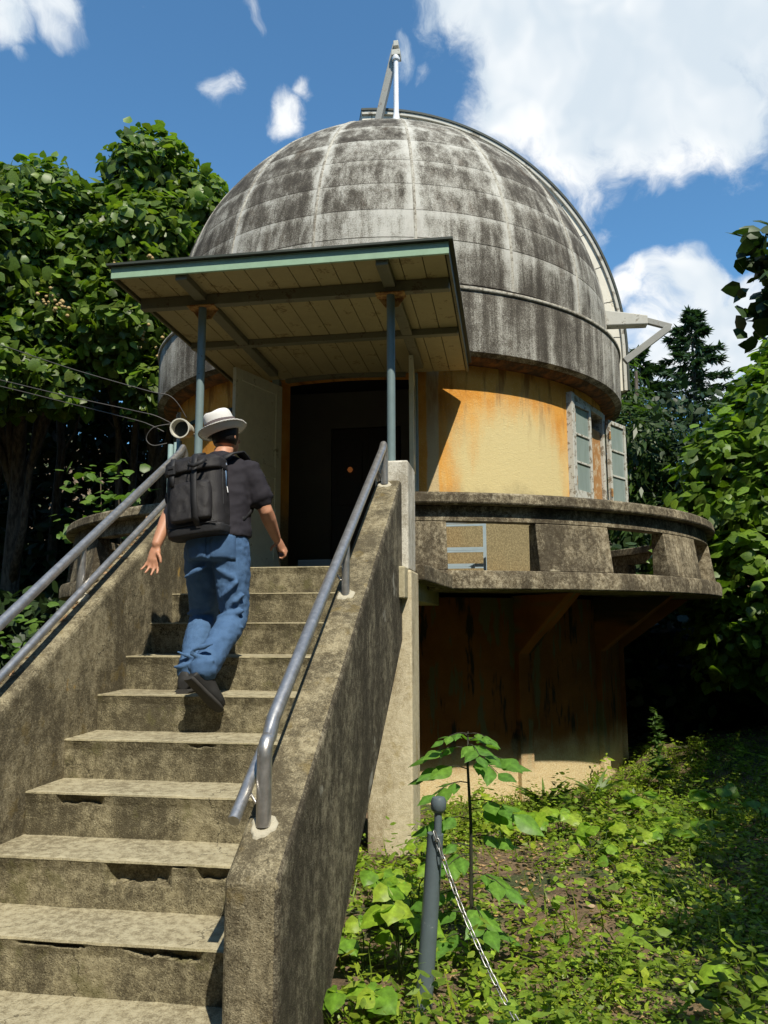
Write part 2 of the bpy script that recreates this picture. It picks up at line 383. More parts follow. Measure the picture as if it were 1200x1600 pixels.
go = gm.build('ground', 'ground_soil', smooth=True, fix=False); tag(go, kind='structure')

# ------------------------------------------------------------------ staircase
RI, TR = .1888, .30
XL, XR, XO, XLO = -1.097, .178, .36, -1.28
zr = lambda y: .52+.617*y          # top of right parapet
zl = lambda y: .51+.635*y          # top of left parapet
zu = lambda y: -.58+.605*y         # underside of the flight
st = thing('concrete_staircase', 'weathered concrete stairs with sloping side walls climbing to the observatory door', 'staircase', (-.46, 0, -.2))
NX = 96
def step_mesh(k, seed):
    """one step: tread sheet + riser whose upper lip is broken where the photo shows it"""
    x = np.linspace(XL, XR, NX); b = MB(); rs = np.random.default_rng(seed)
    z1 = k*RI; z0 = z1-RI; y0 = k*TR
    def chip(xx, h):     # h metres below nosing -> recess depth
        u = (xx-XL)/(XR-XL); d = 0*xx
        n = .5+.3*fbm(xx*9, h*25+k, seed)+.22*fbm(xx*27, h*40, seed+3)+.08*fbm(xx*60, h*60, seed)
        w = lambda a, bb, e=.03: np.clip((u-a)/e, 0, 1)*np.clip((bb-u)/e, 0, 1)
        if k == 2:
            lo = .012+.006*fbm(xx*14, 0*xx, 2)
            d = w(.44, .66)*(h > lo)*(h < .065+.05*n)*(.034+.012*n) + w(.66, .71)*(h > lo)*(h < .02)*.03 + w(.735, .90)*(h > lo)*(h < .04+.035*n)*(.026+.01*n)
        if k == 1:
            lo = .010+.005*fbm(xx*13, 0*xx, 5)
            d = w(.62, .86)*(h > lo)*(h < .02+.04*n)*(.022+.01*n) + w(.30, .52)*(h > .012)*(h < .022+.006*n)*.02
        if k == 3: d = w(.12, .30)*(h > .006)*(h < .035+.03*n)*.028
        if k == 4: d = w(.50, .62)*(h > .01)*(h < .02+.015*n)*.012
        return d
    hs = np.concatenate([[0.0, .004], np.linspace(.010, .13, 25), [.15, RI]])
    wav = lambda xx: .004*fbm(xx*6, 0*xx+k, seed)+.002*fbm(xx*22, 0*xx, seed+k)
    rows = []
    nt = 8
    for j in range(nt, 0, -1):                      # tread from back to nosing
        t = j/nt; yy = y0+.012+t*(TR+.02); zz = z1+.002*fbm(x*5, 0*x+yy*7, k)-.0015*(1-t)
        rows.append(np.stack([x, 0*x+yy, zz], -1))
    rows.append(np.stack([x, y0+.006+wav(x), 0*x+z1-.001], -1))
    for h in hs[1:]:
        yy = y0+wav(x)*max(0, 1-h*6)+(.012 if h < .006 else 0)*0+chip(x, h)+min(h, .05)*.25+.002*fbm(x*8, 0*x+h*40, k)
        rows.append(np.stack([x, yy, 0*x+z1-h-(.004 if h < .005 else 0)], -1))
    V = np.concatenate(rows); n = len(rows)
    b.v = [tuple(v) for v in V.tolist()]
    i = np.arange(n*NX).reshape(n, NX)
    b.f = [tuple(q) for q in np.stack([i[:-1, :-1], i[1:, :-1], i[1:, 1:], i[:-1, 1:]], -1).reshape(-1, 4).tolist()]
    return b
for k in range(-1, 10):
    s_ = step_mesh(k, 11+k).build('step', 'stair_concrete', st, fix=False, smooth=True)
    s_.data.materials.append(MATS['tread_concrete'])
    mi = [0]*len(s_.data.polygons)
    for q in range(8*(NX-1)): mi[q] = 1
    s_.data.polygons.foreach_set('material_index', mi); s_.data.set_sharp_from_angle(angle=R(50))
# side walls
def parapet(x0, x1, zt, yf, ye, name):
    b = MB(); ys = np.linspace(yf, ye, 15)
    P = [(yf, -.9)]+[(float(y), float(zt(y))) for y in ys]+[(ye, zu(ye)), (.55, zu(.55)), (.55, -.9)]
    b.prism([(x0, y, z) for y, z in P], (x1-x0, 0, 0)); 
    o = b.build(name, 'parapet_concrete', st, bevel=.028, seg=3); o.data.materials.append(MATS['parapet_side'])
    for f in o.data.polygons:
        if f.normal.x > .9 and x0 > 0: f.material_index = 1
    return o
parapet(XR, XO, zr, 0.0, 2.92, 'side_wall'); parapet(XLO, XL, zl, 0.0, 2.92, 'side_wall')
b = MB(); b.prism([(XL+.01, .6, zu(.6)-.0), (XL+.01, 2.9, zu(2.9)), (XL+.01, 2.9, zu(2.9)+.25), (XL+.01, .6, zu(.6)+.22)], (XR-XL-.02, 0, 0)); b.build('flight_slab', 'stair_concrete', st)
# landing with gate piers
lz = 9*RI
land = MB(); land.box((XLO, 2.735, lz-.22), (.40, 5.32, lz-.006)); land.build('landing', 'tread_concrete', st, bevel=.008)
def pier(x0, x1, xi, name, right):
    b = MB(); b.box((x0, 2.90, -.75), (x1, 3.32, lz-.02)); pl = b.build(name, 'pale_render', st, bevel=.014)
    b = MB(); b.box((xi[0], 2.903, lz-.019), (xi[1], 3.317, 2.455)); b.build('pier_head', 'white_render', pl, bevel=.014)
pier(.115, .425, (.17, .405), 'gate_pier', True); pier(-1.345, -1.035, (-1.32, -1.09), 'gate_pier', False)
b = MB(); b.box((-1.02, 3.36, lz+.0), (.12, 3.62, lz+.018)); b.build('threshold_strip', 'steel_grey', st, bevel=.004)

# ------------------------------------------------------------------ handrails
def rail_set(x, xin, zt, posts, hu, hl, yb, ye, yl0, yl1, label, pth=.026):
    t = thing('stair_handrail', label, 'handrail', (x, posts[0], zt(posts[0])))
    up_ = lambda y: zt(y)+hu
    y0, y1 = posts[0], posts[-1]
    arc = lambda yc, s: [(x, yc+s*.05*(1-math.cos(a)), up_(yc)-.06+.06*math.sin(a)+(0 if s > 0 else 0)) for a in np.linspace(0, math.pi/2, 6)]
    pts = [(x, y0, zt(y0)+.0)]+arc(y0, 1)+[(x, y, up_(y)) for y in np.linspace(y0+.09, y1-.09, 8)]
    pts += [(x, y1-.045, up_(y1)-.012), (x, y1-.012, up_(y1)-.045), (x, y1, up_(y1)-.10), (x, y1, zt(y1)+.0)]
    tube(pts, pth, 14).build('top_rail', 'handrail_steel', t, smooth=True, autosmooth=60)
    for yp in posts[1:-1]: tube([(x, yp, zt(yp)-.01), (x, yp, up_(yp))], pth*.85, 12).build('post', 'handrail_steel', t, smooth=True, autosmooth=60)
    lo = lambda y: zt(y)+hl
    pl = [(xin, yl0+.0, lo(yl0))]+[(xin, y, lo(y)) for y in np.linspace(yl0+.1, yl1-.1, 8)]+[(xin, yl1-.03, lo(yl1)-.02), (xin, yl1, lo(yl1)-.06), (xin+.02, yl1+.01, lo(yl1)-.11)]
    tube(pl, pth*.8, 12).build('lower_rail', 'handrail_steel', t, smooth=True, autosmooth=60)
    for yp in posts:
        tube([(x, yp, lo(yp)-.05), ((x+xin)/2, yp, lo(yp)-.055), (xin, yp, lo(yp)-.01)], .006, 8).build('bracket', 'handrail_steel', t, smooth=True)
        b = MB(); n = 22; rr = [.052+.006*math.sin(j*.9+yp)+.004*math.sin(j*2.1+yp*3) for j in range(n)]
        z_ = lambda a, r_: zt(yp+r_*math.sin(a))
        b.v = [(x+rr[j]*math.cos(2*math.pi*j/n), yp+rr[j]*math.sin(2*math.pi*j/n), z_(2*math.pi*j/n, rr[j])-.01) for j in range(n)]
        b.v += [(x+.8*rr[j]*math.cos(2*math.pi*j/n), yp+.8*rr[j]*math.sin(2*math.pi*j/n), z_(2*math.pi*j/n, .8*rr[j])+.006) for j in range(n)]
        b.f = [(j, (j+1) % n, n+(j+1) % n, n+j) for j in range(n)]+[tuple(range(n, 2*n))]
        b.build('mortar_collar', 'mortar_pale', t, bevel=.004)
    return t
rail_set(.248, .19, zr, [.19, 1.53, 2.84], .285, .13, 0, 0, .055, 2.86, 'steel double handrail on the right stair wall above the chain post', .026)
rail_set(-1.22, -1.15, zl, [.17, 1.49, 2.82], .285, .10, 0, 0, .02, 2.86, 'steel double handrail on the left stair wall beside the dark wood', .026)

# ------------------------------------------------------------------ observatory
ob = thing('observatory', 'round ochre observatory with grey stained concrete dome and ring balcony', 'observatory', (BC[0], BC[1], -.4))
RW, RL = 2.87, 2.95
A = lambda deg: R(deg)
def cyl_wall(r_out, r_in, z0, z1, holes, name, m_, n=144, parent=ob, zs=None):
    """wall ring with rectangular openings given as (a0,a1,z0,z1) in degrees; with reveals"""
    angs = sorted(set([-180+360*i/n for i in range(n)]+[h for H in holes for h in H[:2]]))
    zz = sorted(set([z0, z1]+[h for H in holes for h in H[2:]]))
    b = MB(); na, nz = len(angs), len(zz)
    for rr in (r_out, r_in):
        for a in angs:
            for z in zz: b.v.append((BC[0]+rr*math.sin(A(a)), BC[1]-rr*math.cos(A(a)), z))
    L = na*nz
    inh = lambda i, j: any(H[0]-1e-6 <= angs[i] and (angs[(i+1) % na] if i < na-1 else 180) <= H[1]+1e-6 and H[2]-1e-6 <= zz[j] and zz[j+1] <= H[3]+1e-6 for H in holes)
    for i in range(na):
        i2 = (i+1) % na
        for j in range(nz-1):
            if inh(i, j): continue
            a, b_, c_, d = i*nz+j, i2*nz+j, i2*nz+j+1, i*nz+j+1
            b.f += [(a, b_, c_, d), (L+d, L+c_, L+b_, L+a)]
            if inh(i-1, j): b.f.append((a, d, L+d, L+a))
            if inh(i2, j): b.f.append((b_, L+b_, L+c_, c_))
            if j > 0 and inh(i, j-1): b.f.append((a, L+a, L+b_, b_))
            if j < nz-2 and inh(i, j+1): b.f.append((d, c_, L+c_, L+d))
            if j == 0: b.f.append((a, L+a, L+b_, b_))
            if j == nz-2: b.f.append((d, c_, L+c_, L+d))
    return b.build(name, m_, parent, fix=False)
WIN = (53.0, 78.0, 2.62, 3.90)
WINL = (-80.0, -55.0, 2.62, 3.90)
wall = cyl_wall(RW, RW-.2, 1.74, 4.12, [(-15, 13.2, 1.74, 3.86), WIN, WINL], 'wall', 'ochre_plaster')
base = cyl_wall(RL, RL-.2, -1.0, 1.56, [], 'lower_wall', 'ochre_low_shaded')
# room inside
b = MB(); b.lathe([(0.001, 1.70), (RL-.21, 1.70), (RL-.21, 1.66), (0.001, 1.66)], 48, (BC[0], BC[1], 0)); b.build('room_floor', 'room_wall', ob)
b = MB(); b.lathe([(0.001, 4.11), (RW-.02, 4.11), (RW-.02, 4.15), (0.001, 4.15)], 48, (BC[0], BC[1], 0)); b.build('room_ceiling', 'dark_inside', ob)
part = MB(); part.box((-2.4, 6.6, 1.70), (-1.0, 6.66, 4.10)); part.box((-.15, 6.6, 1.70), (1.5, 6.66, 4.10)); part.box((-1.0, 6.6, 3.65), (-.15, 6.66, 4.10))
pt = part.build('partition', 'room_wall', ob)
b = MB(); b.box((-.985, 6.585, 1.72), (-.165, 6.63, 3.63)); dd = b.build('inner_door', 'door_dark_wood', pt)
for z0, z1 in ((1.85, 2.55), (2.7, 3.5)):
    for x0, x1 in ((-.93, -.61), (-.54, -.22)): box((x0, 6.57, z0), (x1, 6.584, z1)).build('door_panel', 'door_dark_wood', pt, bevel=.006)
for i, (y0, h) in enumerate(((5.05, .13), (5.36, .26))): box((-1.06, y0, 1.70+.0), (.02, y0+.31, 1.70+h)).build('inner_step', 'step_grey', ob, bevel=.008)
b = MB(); b.lathe([(0.001, -.035), (.022, -.025), (.034, 0), (.022, .025), (.001, .035)], 12, (-.75, 6.52, 3.12), close=False); b.build('lamp_bulb', 'lamp_glow', ob, smooth=True)
# drum and eaves
C3 = (BC[0], BC[1], 0)
b = MB(); b.lathe([(RW-.06, 4.03), (3.06, 4.03), (3.115, 4.055), (3.115, 4.70), (3.10, 4.74), (3.04, 4.79), (2.975, 4.815), (2.90, 4.815), (2.90, 4.13), (RW-.06, 4.13)], 128, C3)
b.build('drum', 'dome_concrete', ob, smooth=True, autosmooth=30)
b = MB(); b.lathe([(RW-.1, 3.985), (2.93, 3.985), (3.00, 4.0), (3.035, 4.028), (RW-.1, 4.028)], 128, C3); b.build('eaves_moulding', 'soffit_rust', ob, smooth=True, autosmooth=30)
b = MB(); b.lathe([(3.115, 4.70), (3.13, 4.705), (3.135, 4.735), (3.11, 4.745)], 128, C3); b.build('drum_lip', 'rib_mortar', ob, smooth=True)
# dome: shell, panels, ribs
RD, ZD = 2.98, 5.0
KZ = 1.035
def dpt(r_, el): return (r_*math.cos(el), r_*math.sin(el)*KZ+ZD)
els = [0, .4, 5.8, 12.2, 19, 26.4, 34.6, 43.2, 52, 61.5, 72]
zseam = [4.83]
b = MB(); b.lathe([(RD-.014, 4.80)]+[dpt(RD-.014, R(e)) for e in np.linspace(0, 89.9, 40)], 102, C3, close=False)
dome = b.build('dome', 'dome_joint', ob, smooth=True)
NS, A0 = 17, -7.0
stp = 360/NS
prof = [[(RD, 4.835), (RD, 5.0), dpt(RD, R(2.9)), dpt(RD, R(5.75))]]
for e0, e1 in zip(els[2:-1], els[3:]): prof.append([dpt(RD, R(e)) for e in np.linspace(e0+.13, e1-.0, 4)])
prof.append([dpt(RD, R(e)) for e in np.linspace(72.13, 89.5, 6)])
def panel_mesh(pr, i):
    n = 7; aw = R(stp/2)-.0022; b = MB(); uvs = []
    for q, a in enumerate(np.linspace(-aw, aw, n)):
        for w_, (r_, z) in enumerate(pr):
            b.v.append((r_*math.sin(a), -r_*math.cos(a), z)); uvs.append((q/(n-1), w_/(len(pr)-1)))
    mrow = len(pr)
    for q in range(n-1):
        for w_ in range(mrow-1):
            a = q*mrow+w_; b.f.append((a, a+mrow, a+mrow+1, a+1))
    L = len(b.v)                                    # skirt so the slab has thickness
    for q, a in enumerate(np.linspace(-aw, aw, n)):
        for w_, (r_, z) in enumerate(pr):
            k_ = (RD-.016)/RD; b.v.append((r_*k_*math.sin(a), -r_*k_*math.cos(a), (z-ZD)*k_+ZD if z > ZD else z)); uvs.append((q/(n-1), w_/(mrow-1)))
    ed = [q*mrow for q in range(n)]+[(n-1)*mrow+w_ for w_ in range(1, mrow)]+[q*mrow+mrow-1 for q in range(n-2, -1, -1)]+[w_ for w_ in range(mrow-2, 0, -1)]
    for x_, y_ in zip(ed, ed[1:]+ed[:1]): b.f.append((y_, x_, L+x_, L+y_))
    b.v = [(v[0], v[1], v[2]+.4) for v in b.v]      # local to the observatory's base
    me = b.mesh('panel', smooth=True, fix=False); ul = me.uv_layers.new(name='UVMap')
    for lp in me.loops: ul.data[lp.index].uv = uvs[lp.vertex_index]
    me.set_sharp_from_angle(angle=R(40))
    return me
SLIT = 107.0
for i, pr in enumerate(prof):
    me = panel_mesh(pr, i)
    for k in range(NS):
        o = obj('panel', me, 'dome_panel', dome); o.rotation_euler.z = R(A0+stp*(k+.5))
    
ribm = MB()
for q, w_ in enumerate((-.030, .030)):
    pass
rp = [(RD+.004, 4.83)]+[dpt(RD+.004, R(e)) for e in np.linspace(0, 84, 26)]
for r_, z in rp:
    for dx, dr in ((-.022, -.012), (-.012, .003), (.012, .003), (.022, -.012)):
        el = math.asin(max(0, min(1, (z-ZD)/(RD+.004)))) if z > ZD else 0
        ribm.v.append((dx, -(r_+dr*math.cos(el)), z+dr*math.sin(el)+.4))
for i in range(len(rp)-1):
    for j in range(3): a = i*4+j; ribm.f.append((a, a+1, a+5, a+4))
rme = ribm.mesh('rib', smooth=True)
for k in range(NS):
    o = obj('rib', rme, 'rib_mortar', dome); o.rotation_euler.z = R(A0+stp*k)
# observing slit cover (a raised arched housing running over the top and down the right side)
sd_ = Vector((math.sin(R(SLIT)), -math.cos(R(SLIT)), 0)); sn = Vector((-sd_.y, sd_.x, 0))     # along, across
if sn.y > 0: sn = -sn
cen = Vector((BC[0], BC[1], ZD)); HW, RS = .69, 3.235
def sp(r_, el, off): return cen+sd_*(r_*math.cos(el))+Vector((0, 0, r_*math.sin(el)*KZ))+sn*off
E1 = R(98.5); es = list(np.linspace(0, E1, 46))
low = ZD-4.46
def slit_strip(r0_, r1_, o0, o1):
    b = MB()
    def row(pfn): 
        for r_, o_ in ((r0_, o0), (r0_, o1), (r1_, o1), (r1_, o0)): b.v.append(tuple(pfn(r_, o_)))
    row(lambda r_, o_: cen+sd_*r_+Vector((0, 0, -low))+sn*o_)
    for e in es: row(lambda r_, o_, e=e: sp(r_, e, o_))
    n = len(es)+1
    for i in range(n-1):
        for j in range(4): a = i*4+j; c_ = i*4+(j+1) % 4; b.f.append((a, c_, c_+4, a+4))
    b.f += [(3, 2, 1, 0), tuple((n-1)*4+j for j in range(4))]
    return b
sc_ = slit_strip(2.80, RS-.03, -HW, HW).build('slit_housing', 'slit_white', ob, smooth=True, autosmooth=35)
slit_strip(RS-.075, RS-.031, HW+.002, HW+.035).build('slit_edge_strip', 'slit_beam', sc_, smooth=True, autosmooth=35)
slit_strip(RS-.029, RS, -HW-.05, HW+.05).build('slit_lid', 'roof_dark', sc_, smooth=True, autosmooth=35)
for e in np.linspace(4, 96, 11):                    # sheet joints and rivets on the near cheek
    tube([sp(2.92, R(e), HW+.002), sp(RS-.08, R(e), HW+.002)], .004, 5).build('sheet_joint', 'dome_joint', sc_)
# arm and stay on the right of the drum
pA = Vector((2.42, 7.62, 0)); 
b = MB(); b.hexa([(2.10, 7.50, 5.10), (2.92, 7.50, 5.08), (2.92, 7.66, 5.08), (2.10, 7.66, 5.10), (2.10, 7.50, 5.36), (2.92, 7.50, 5.20), (2.92, 7.66, 5.20), (2.10, 7.66, 5.36)])
arm = b.build('shutter_arm', 'slit_beam', ob, bevel=.012)
b = MB(); b.bar((2.90, 7.60, 5.165), (3.22, 7.62, 5.06), .06, .075); b.build('arm_bar', 'steel_grey', arm, bevel=.004)
b = MB(); b.bar((3.19, 7.61, 5.05), (2.62, 7.56, 4.62), .07, .085); b.build('arm_stay', 'steel_grey', arm, bevel=.004)
# post and raking beam on the crown
b = MB(); tp = (-.22, 6.86)
b.lathe([(.001, 7.6), (.085, 7.6), (.075, 7.72), (.05, 7.82), (.035, 7.92), (.032, 8.66), (.05, 8.67), (.055, 8.70), (.05, 8.73), (.001, 8.73)], 14, (tp[0], tp[1], 0), close=False)
pole = b.build('crown_post', 'pole_white', ob, smooth=True, autosmooth=40)
b = MB(); b.bar((-.50, 6.95, 7.76), (-.225, 6.94, 8.94), .085, .10, (0, 1, 0)); b.build('raking_beam', 'steel_grey', ob, bevel=.004)
b = MB(); b.box((tp[0]-.055, tp[1]-.05, 8.72), (tp[0]+.06, tp[1]+.1, 8.80)); b.box((tp[0]-.03, tp[1]-.035, 8.86), (tp[0]+.035, tp[1]+.08, 8.94)); b.build('post_clamp', 'slit_beam', pole, bevel=.006)

# window on the right of the wall: frame, fixed leaf of three panes, open leaf
def window(parent, a0, a1, z0, z1, open_leaf):
    w = R((a0+a1)/2); c = Vector((BC[0]+RW*math.cos(R((a1-a0)/2))*math.sin(w), BC[1]-RW*math.cos(R((a1-a0)/2))*math.cos(w), 0))
    ax = Vector((math.cos(w), math.sin(w), 0)); ay = Vector((math.sin(w), -math.cos(w), 0))      # along (to the right), outward
    hw = RW*math.sin(R((a1-a0)/2))+.0
    Pt = lambda u, d, z: c+ax*u+ay*d+Vector((0, 0, z))
    def bx(b, u0, u1, d0, d1, za, zb): b.hexa([Pt(u0, d1, za), Pt(u1, d1, za), Pt(u1, d0, za), Pt(u0, d0, za), Pt(u0, d1, zb), Pt(u1, d1, zb), Pt(u1, d0, zb), Pt(u0, d0, zb)])
    b = MB(); bx(b, -hw, -hw+.085, -.12, .07, z0, z1); bx(b, hw-.10, hw, -.12, .045, z0, z1)
    bx(b, -hw+.086, hw-.101, -.12, .06, z1-.07, z1-.002); bx(b, -hw+.086, hw-.101, -.12, .075, z0+.002, z0+.07)
    fr = b.build('window', 'window_white', parent, bevel=.006)
    ww = hw-.10
    def leaf(name, O, dirv, nrm, mats=('window_white', 'glass_frost')):
        Q = lambda u, d, z: O+dirv*u+nrm*d+Vector((0, 0, z))
        def bb(b, u0, u1, d0, d1, za, zb): b.hexa([Q(u0, d1, za), Q(u1, d1, za), Q(u1, d0, za), Q(u0, d0, za), Q(u0, d1, zb), Q(u1, d1, zb), Q(u1, d0, zb), Q(u0, d0, zb)])
        b = MB(); za, zb = z0+.075, z1-.08; lw = (ww-.02)*(1 if name != 'sash' else .92); t_ = .022
        bb(b, 0, .05, -t_, t_, za, zb); bb(b, lw-.05, lw, -t_, t_, za, zb)
        bb(b, .051, lw-.051, -t_, t_, zb-.05, zb-.001); bb(b, .051, lw-.051, -t_, t_, za+.001, za+.10)
        h = (zb-za-.15)/3
        for i in (1, 2): bb(b, .051, lw-.051, -t_*.8, t_*.8, za+.10+h*i-.012, za+.10+h*i+.012)
        f = b.build(name, mats[0], fr, bevel=.003)
        for i in range(3):
            b = MB(); bb(b, .052, lw-.052, -.004, .004, za+.10+h*i+(.012 if i else .001), za+.10+h*(i+1)-.012); b.build('pane', mats[1], fr)
        b = MB()
        for zc in (za+.2, zb-.2): bb(b, -.012, .02, t_+.001, t_+.012, zc-.05, zc+.05)
        b.build('hinge', 'rust_plate', fr)
    leaf('sash', Pt(-hw+.09, .03, 0), (ax*math.cos(R(6))+ay*math.sin(R(6))), (ay*math.cos(R(6))-ax*math.sin(R(6))))
    if open_leaf:
        an = R(9); leaf('sash', Pt(hw-.06, .09, 0), (ax*math.cos(an)+ay*math.sin(an)), (ay*math.cos(an)-ax*math.sin(an)))
    b = MB(); bx(b, -.03, hw-.105, -.03, .005, z0+.078, z1-.24); b.build('window_board', 'window_wood', fr)
    return fr
window(ob, *WIN, True); window(ob, *WINL, False)
# cable conduit ring under the eaves on the left
b = MB(); b.lathe([(RW+.005, 3.62), (RW+.035, 3.62), (RW+.035, 3.66), (RW+.005, 3.66)], 40, C3, R(-75), R(-17)); b.build('cable_duct', 'roof_dark', ob)
b = MB(); b.lathe([(RW+.002, 3.87), (RW+.03, 3.87), (RW+.03, 3.955), (RW+.002, 3.955)], 24, C3, R(-15), R(13.2)); b.build('door_lintel', 'pale_render', ob)
# door leaves, opened outwards
def door_leaf(O, dirv, label):
    nrm = Vector((-dirv.y, dirv.x, 0)); W_, H_ = .76, 2.02; z0 = lz+.06
    Q = lambda u, d, z: O+dirv*u+nrm*d+Vector((0, 0, z0+z))
    def bb(b, u0, u1, d0, d1, za, zb): b.hexa([Q(u0, d1, za), Q(u1, d1, za), Q(u1, d0, za), Q(u0, d0, za), Q(u0, d1, zb), Q(u1, d1, zb), Q(u1, d0, zb), Q(u0, d0, zb)])
    b = MB(); bb(b, 0, .10, -.02, .02, 0, H_); bb(b, W_-.10, W_, -.02, .02, 0, H_)
    for za, zb in ((0.001, .20), (1.02, 1.14), (H_-.11, H_-.001)): bb(b, .101, W_-.101, -.02, .02, za, zb)
    d = b.build('door', 'door_paint', ob, bevel=.004)
    for za, zb in ((.20, 1.02), (1.14, H_-.11)):
        b = MB(); bb(b, .10, W_-.10, -.008, .008, za, zb); b.build('door_panel', 'door_paint', d)
    return d, Q, bb, W_
d, Q, bb, W_ = door_leaf(Vector((-1.24, 5.26, 0)), Vector((-.33, -.94, 0)).normalized(), 'left')
d, Q, bb, W_ = door_leaf(Vector((.17, 5.24, 0)), Vector((.09, -.995, 0)).normalized(), 'right')
b = MB(); bb(b, W_+.001, W_+.006, -.014, .014, .62, .80); b.build('lock_plate', 'roof_dark', d)
b = MB(); b.tube([Q(W_-.05, -.02, .68), Q(W_-.05, -.06, .68)], .009, 8); b.tube([Q(W_-.05, -.055, .68), Q(W_-.05, -.062, .68), Q(W_-.05, -.085, .68), Q(W_-.05, -.095, .68)], [.014, .026, .026, .012], 12)
b.tube([Q(W_-.05, .02, .68), Q(W_-.05, .055, .68), Q(W_-.05, .062, .68), Q(W_-.05, .085, .68)], [.009, .014, .026, .02], 12); b.build('door_knob', 'roof_dark', d, smooth=True, autosmooth=40)
b = MB(); b.box((-1.33, 5.24, lz+.0), (-1.255, 5.34, 3.86)); b.box((.14, 5.25, lz), (.21, 5.33, 3.86)); b.build('door_frame', 'door_edge', ob, bevel=.004)

# balcony: ring slab, kerb, piers, beam, coping, cantilever brackets
def arc_block(prof_, a0, a1, name, m_, parent, bevel=.012, n=None):
    b = MB(); b.lathe(prof_, n or max(2, int(abs(a1-a0)/2.2)), C3, R(a0), R(a1)); return b.build(name, m_, parent, bevel=bevel, smooth=True, autosmooth=30)
AS, AE = 10.4, 150
slab = arc_block([(RW-.12, 1.61), (4.05, 1.59), (4.15, 1.59), (4.15, 1.70), (4.13, 1.752), (3.86, 1.752), (3.86, 1.70), (RW-.12, 1.70)], AS+2.8, AE, 'balcony_slab', 'balcony_concrete', ob)
slabl = arc_block([(RW-.12, 1.61), (4.05, 1.59), (4.15, 1.59), (4.15, 1.70), (4.13, 1.752), (3.86, 1.752), (3.86, 1.70), (RW-.12, 1.70)], -AE, -AS-5, 'balcony_slab', 'balcony_concrete', ob)
b = MB(); b.prism([(.30, 3.33, 1.63), (.47, 3.33, 1.63), (.62, 4.0, 1.592), (.62, 4.3, 1.592), (.30, 4.3, 1.63)], (0, 0, .118)); b.build('corner_slab', 'balcony_concrete', ob, bevel=.01)
def bal_side(sgn, sl, ops, a_end):
    prof_p = [(3.90, 1.753), (4.09, 1.753), (4.03, 2.178), (3.90, 2.178)]
    a = AS if sgn > 0 else AS+3
    for o0, o1 in ops:
        if o0 > a: arc_block(prof_p, *sorted((sgn*a, sgn*o0)), 'pier', 'balcony_concrete', sl, .008)
        a = o1
    arc_block(prof_p, *sorted((sgn*a, sgn*a_end)), 'pier', 'balcony_concrete', sl, .008)
    arc_block([(3.90, 2.18), (4.03, 2.18), (4.015, 2.318), (3.90, 2.318)], *sorted((sgn*(AS if sgn > 0 else AS+3), sgn*a_end)), 'parapet_beam', 'balcony_concrete', sl, .006)
    arc_block([(3.86, 2.32), (4.10, 2.32), (4.11, 2.34), (4.10, 2.415), (4.08, 2.427), (3.87, 2.427)], *sorted((sgn*(AS if sgn > 0 else AS+3), sgn*a_end)), 'coping', 'balcony_concrete', sl, .01)
bal_side(1, slab, [(15.6, 27.3), (38.6, 50.6), (61.4, 73.4), (84.2, 96.2), (107, 119)], 148)
bal_side(-1, slabl, [(27.5, 39.5), (50.3, 62.3), (73.1, 85), (96, 108)], 148)
for a in (35.5, 60.5, 84, 110, -30, -58, -84, -110):
    w = R(a); er = Vector((math.sin(w), -math.cos(w), 0)); et = Vector((math.cos(w), math.sin(w), 0)); c0 = Vector((BC[0], BC[1], 0))
    P = lambda r_, z: c0+er*r_+Vector((0, 0, z))
    b = MB(); b.prism([P(RL-.05, -.8)-et*.08, P(RL+.06, -.8)-et*.08, P(RL+.06, 1.0)-et*.08, P(RL+.85, 1.585)-et*.08, P(RL-.05, 1.585)-et*.08], et*.16); b.build('bracket', 'ochre_low_shaded', ob, bevel=.008)

# ------------------------------------------------------------------ canopy
CX0, CX1, CY0, CY1, CZ = -1.76, .735, 2.62, 4.98, 3.855
cn = thing('entrance_canopy', 'flat porch roof with pale green fascia on two grey posts over the door', 'canopy', (-.46, 3.1, 2.46))
arcY = lambda x: BC[1]-math.sqrt(max(.1, 2.92**2-(x-BC[0])**2))        # rear edge follows the wall
RE = lambda x: min(arcY(x)-.03, 5.24 if x > BC[0] else 5.34)
NB = 15; bw = (CX1-CX0-.06)/NB
for i in range(NB):
    x0 = CX0+.03+i*bw+.003; x1 = x0+bw-.006; e0, e1 = RE(x0), RE(x1)
    b = MB(); b.hexa([(x0, CY0+.03, CZ), (x1, CY0+.03, CZ), (x1, e1, CZ), (x0, e0, CZ), (x0, CY0+.03, CZ+.015), (x1, CY0+.03, CZ+.015), (x1, e1, CZ+.015), (x0, e0, CZ+.015)])
    b.build('soffit_board', 'soffit_board', cn, bevel=.0015, seg=1)
rx = list(np.linspace(CX1-.02, CX0+.02, 20))
b = MB(); b.prism([(CX0+.02, CY0+.02, CZ+.019), (CX1-.02, CY0+.02, CZ+.019)]+[(float(x), RE(x)-.002, CZ+.019) for x in rx], (0, 0, .051)); b.build('roof_deck', 'dark_inside', cn)
rx = list(np.linspace(CX1+.03, CX0-.025, 20))
b = MB(); b.prism([(CX0-.025, CY0-.03, CZ+.072), (CX1+.03, CY0-.03, CZ+.072)]+[(float(x), RE(x), CZ+.072) for x in rx], (0, 0, .016)); b.build('roof_sheet', 'roof_dark', cn)
b = MB(); b.box((CX0, CY0, CZ-.02), (CX1, CY0+.022, CZ+.07)); b.build('fascia', 'fascia_green', cn, bevel=.003)
for x0 in (CX0, CX1-.022):
    b = MB(); b.box((x0, CY0+.024, CZ-.022), (x0+.022, RE(x0)-.01, CZ+.069)); b.build('side_fascia', 'fascia_side', cn, bevel=.003)
PX = (-1.225, .262); PY = 3.07
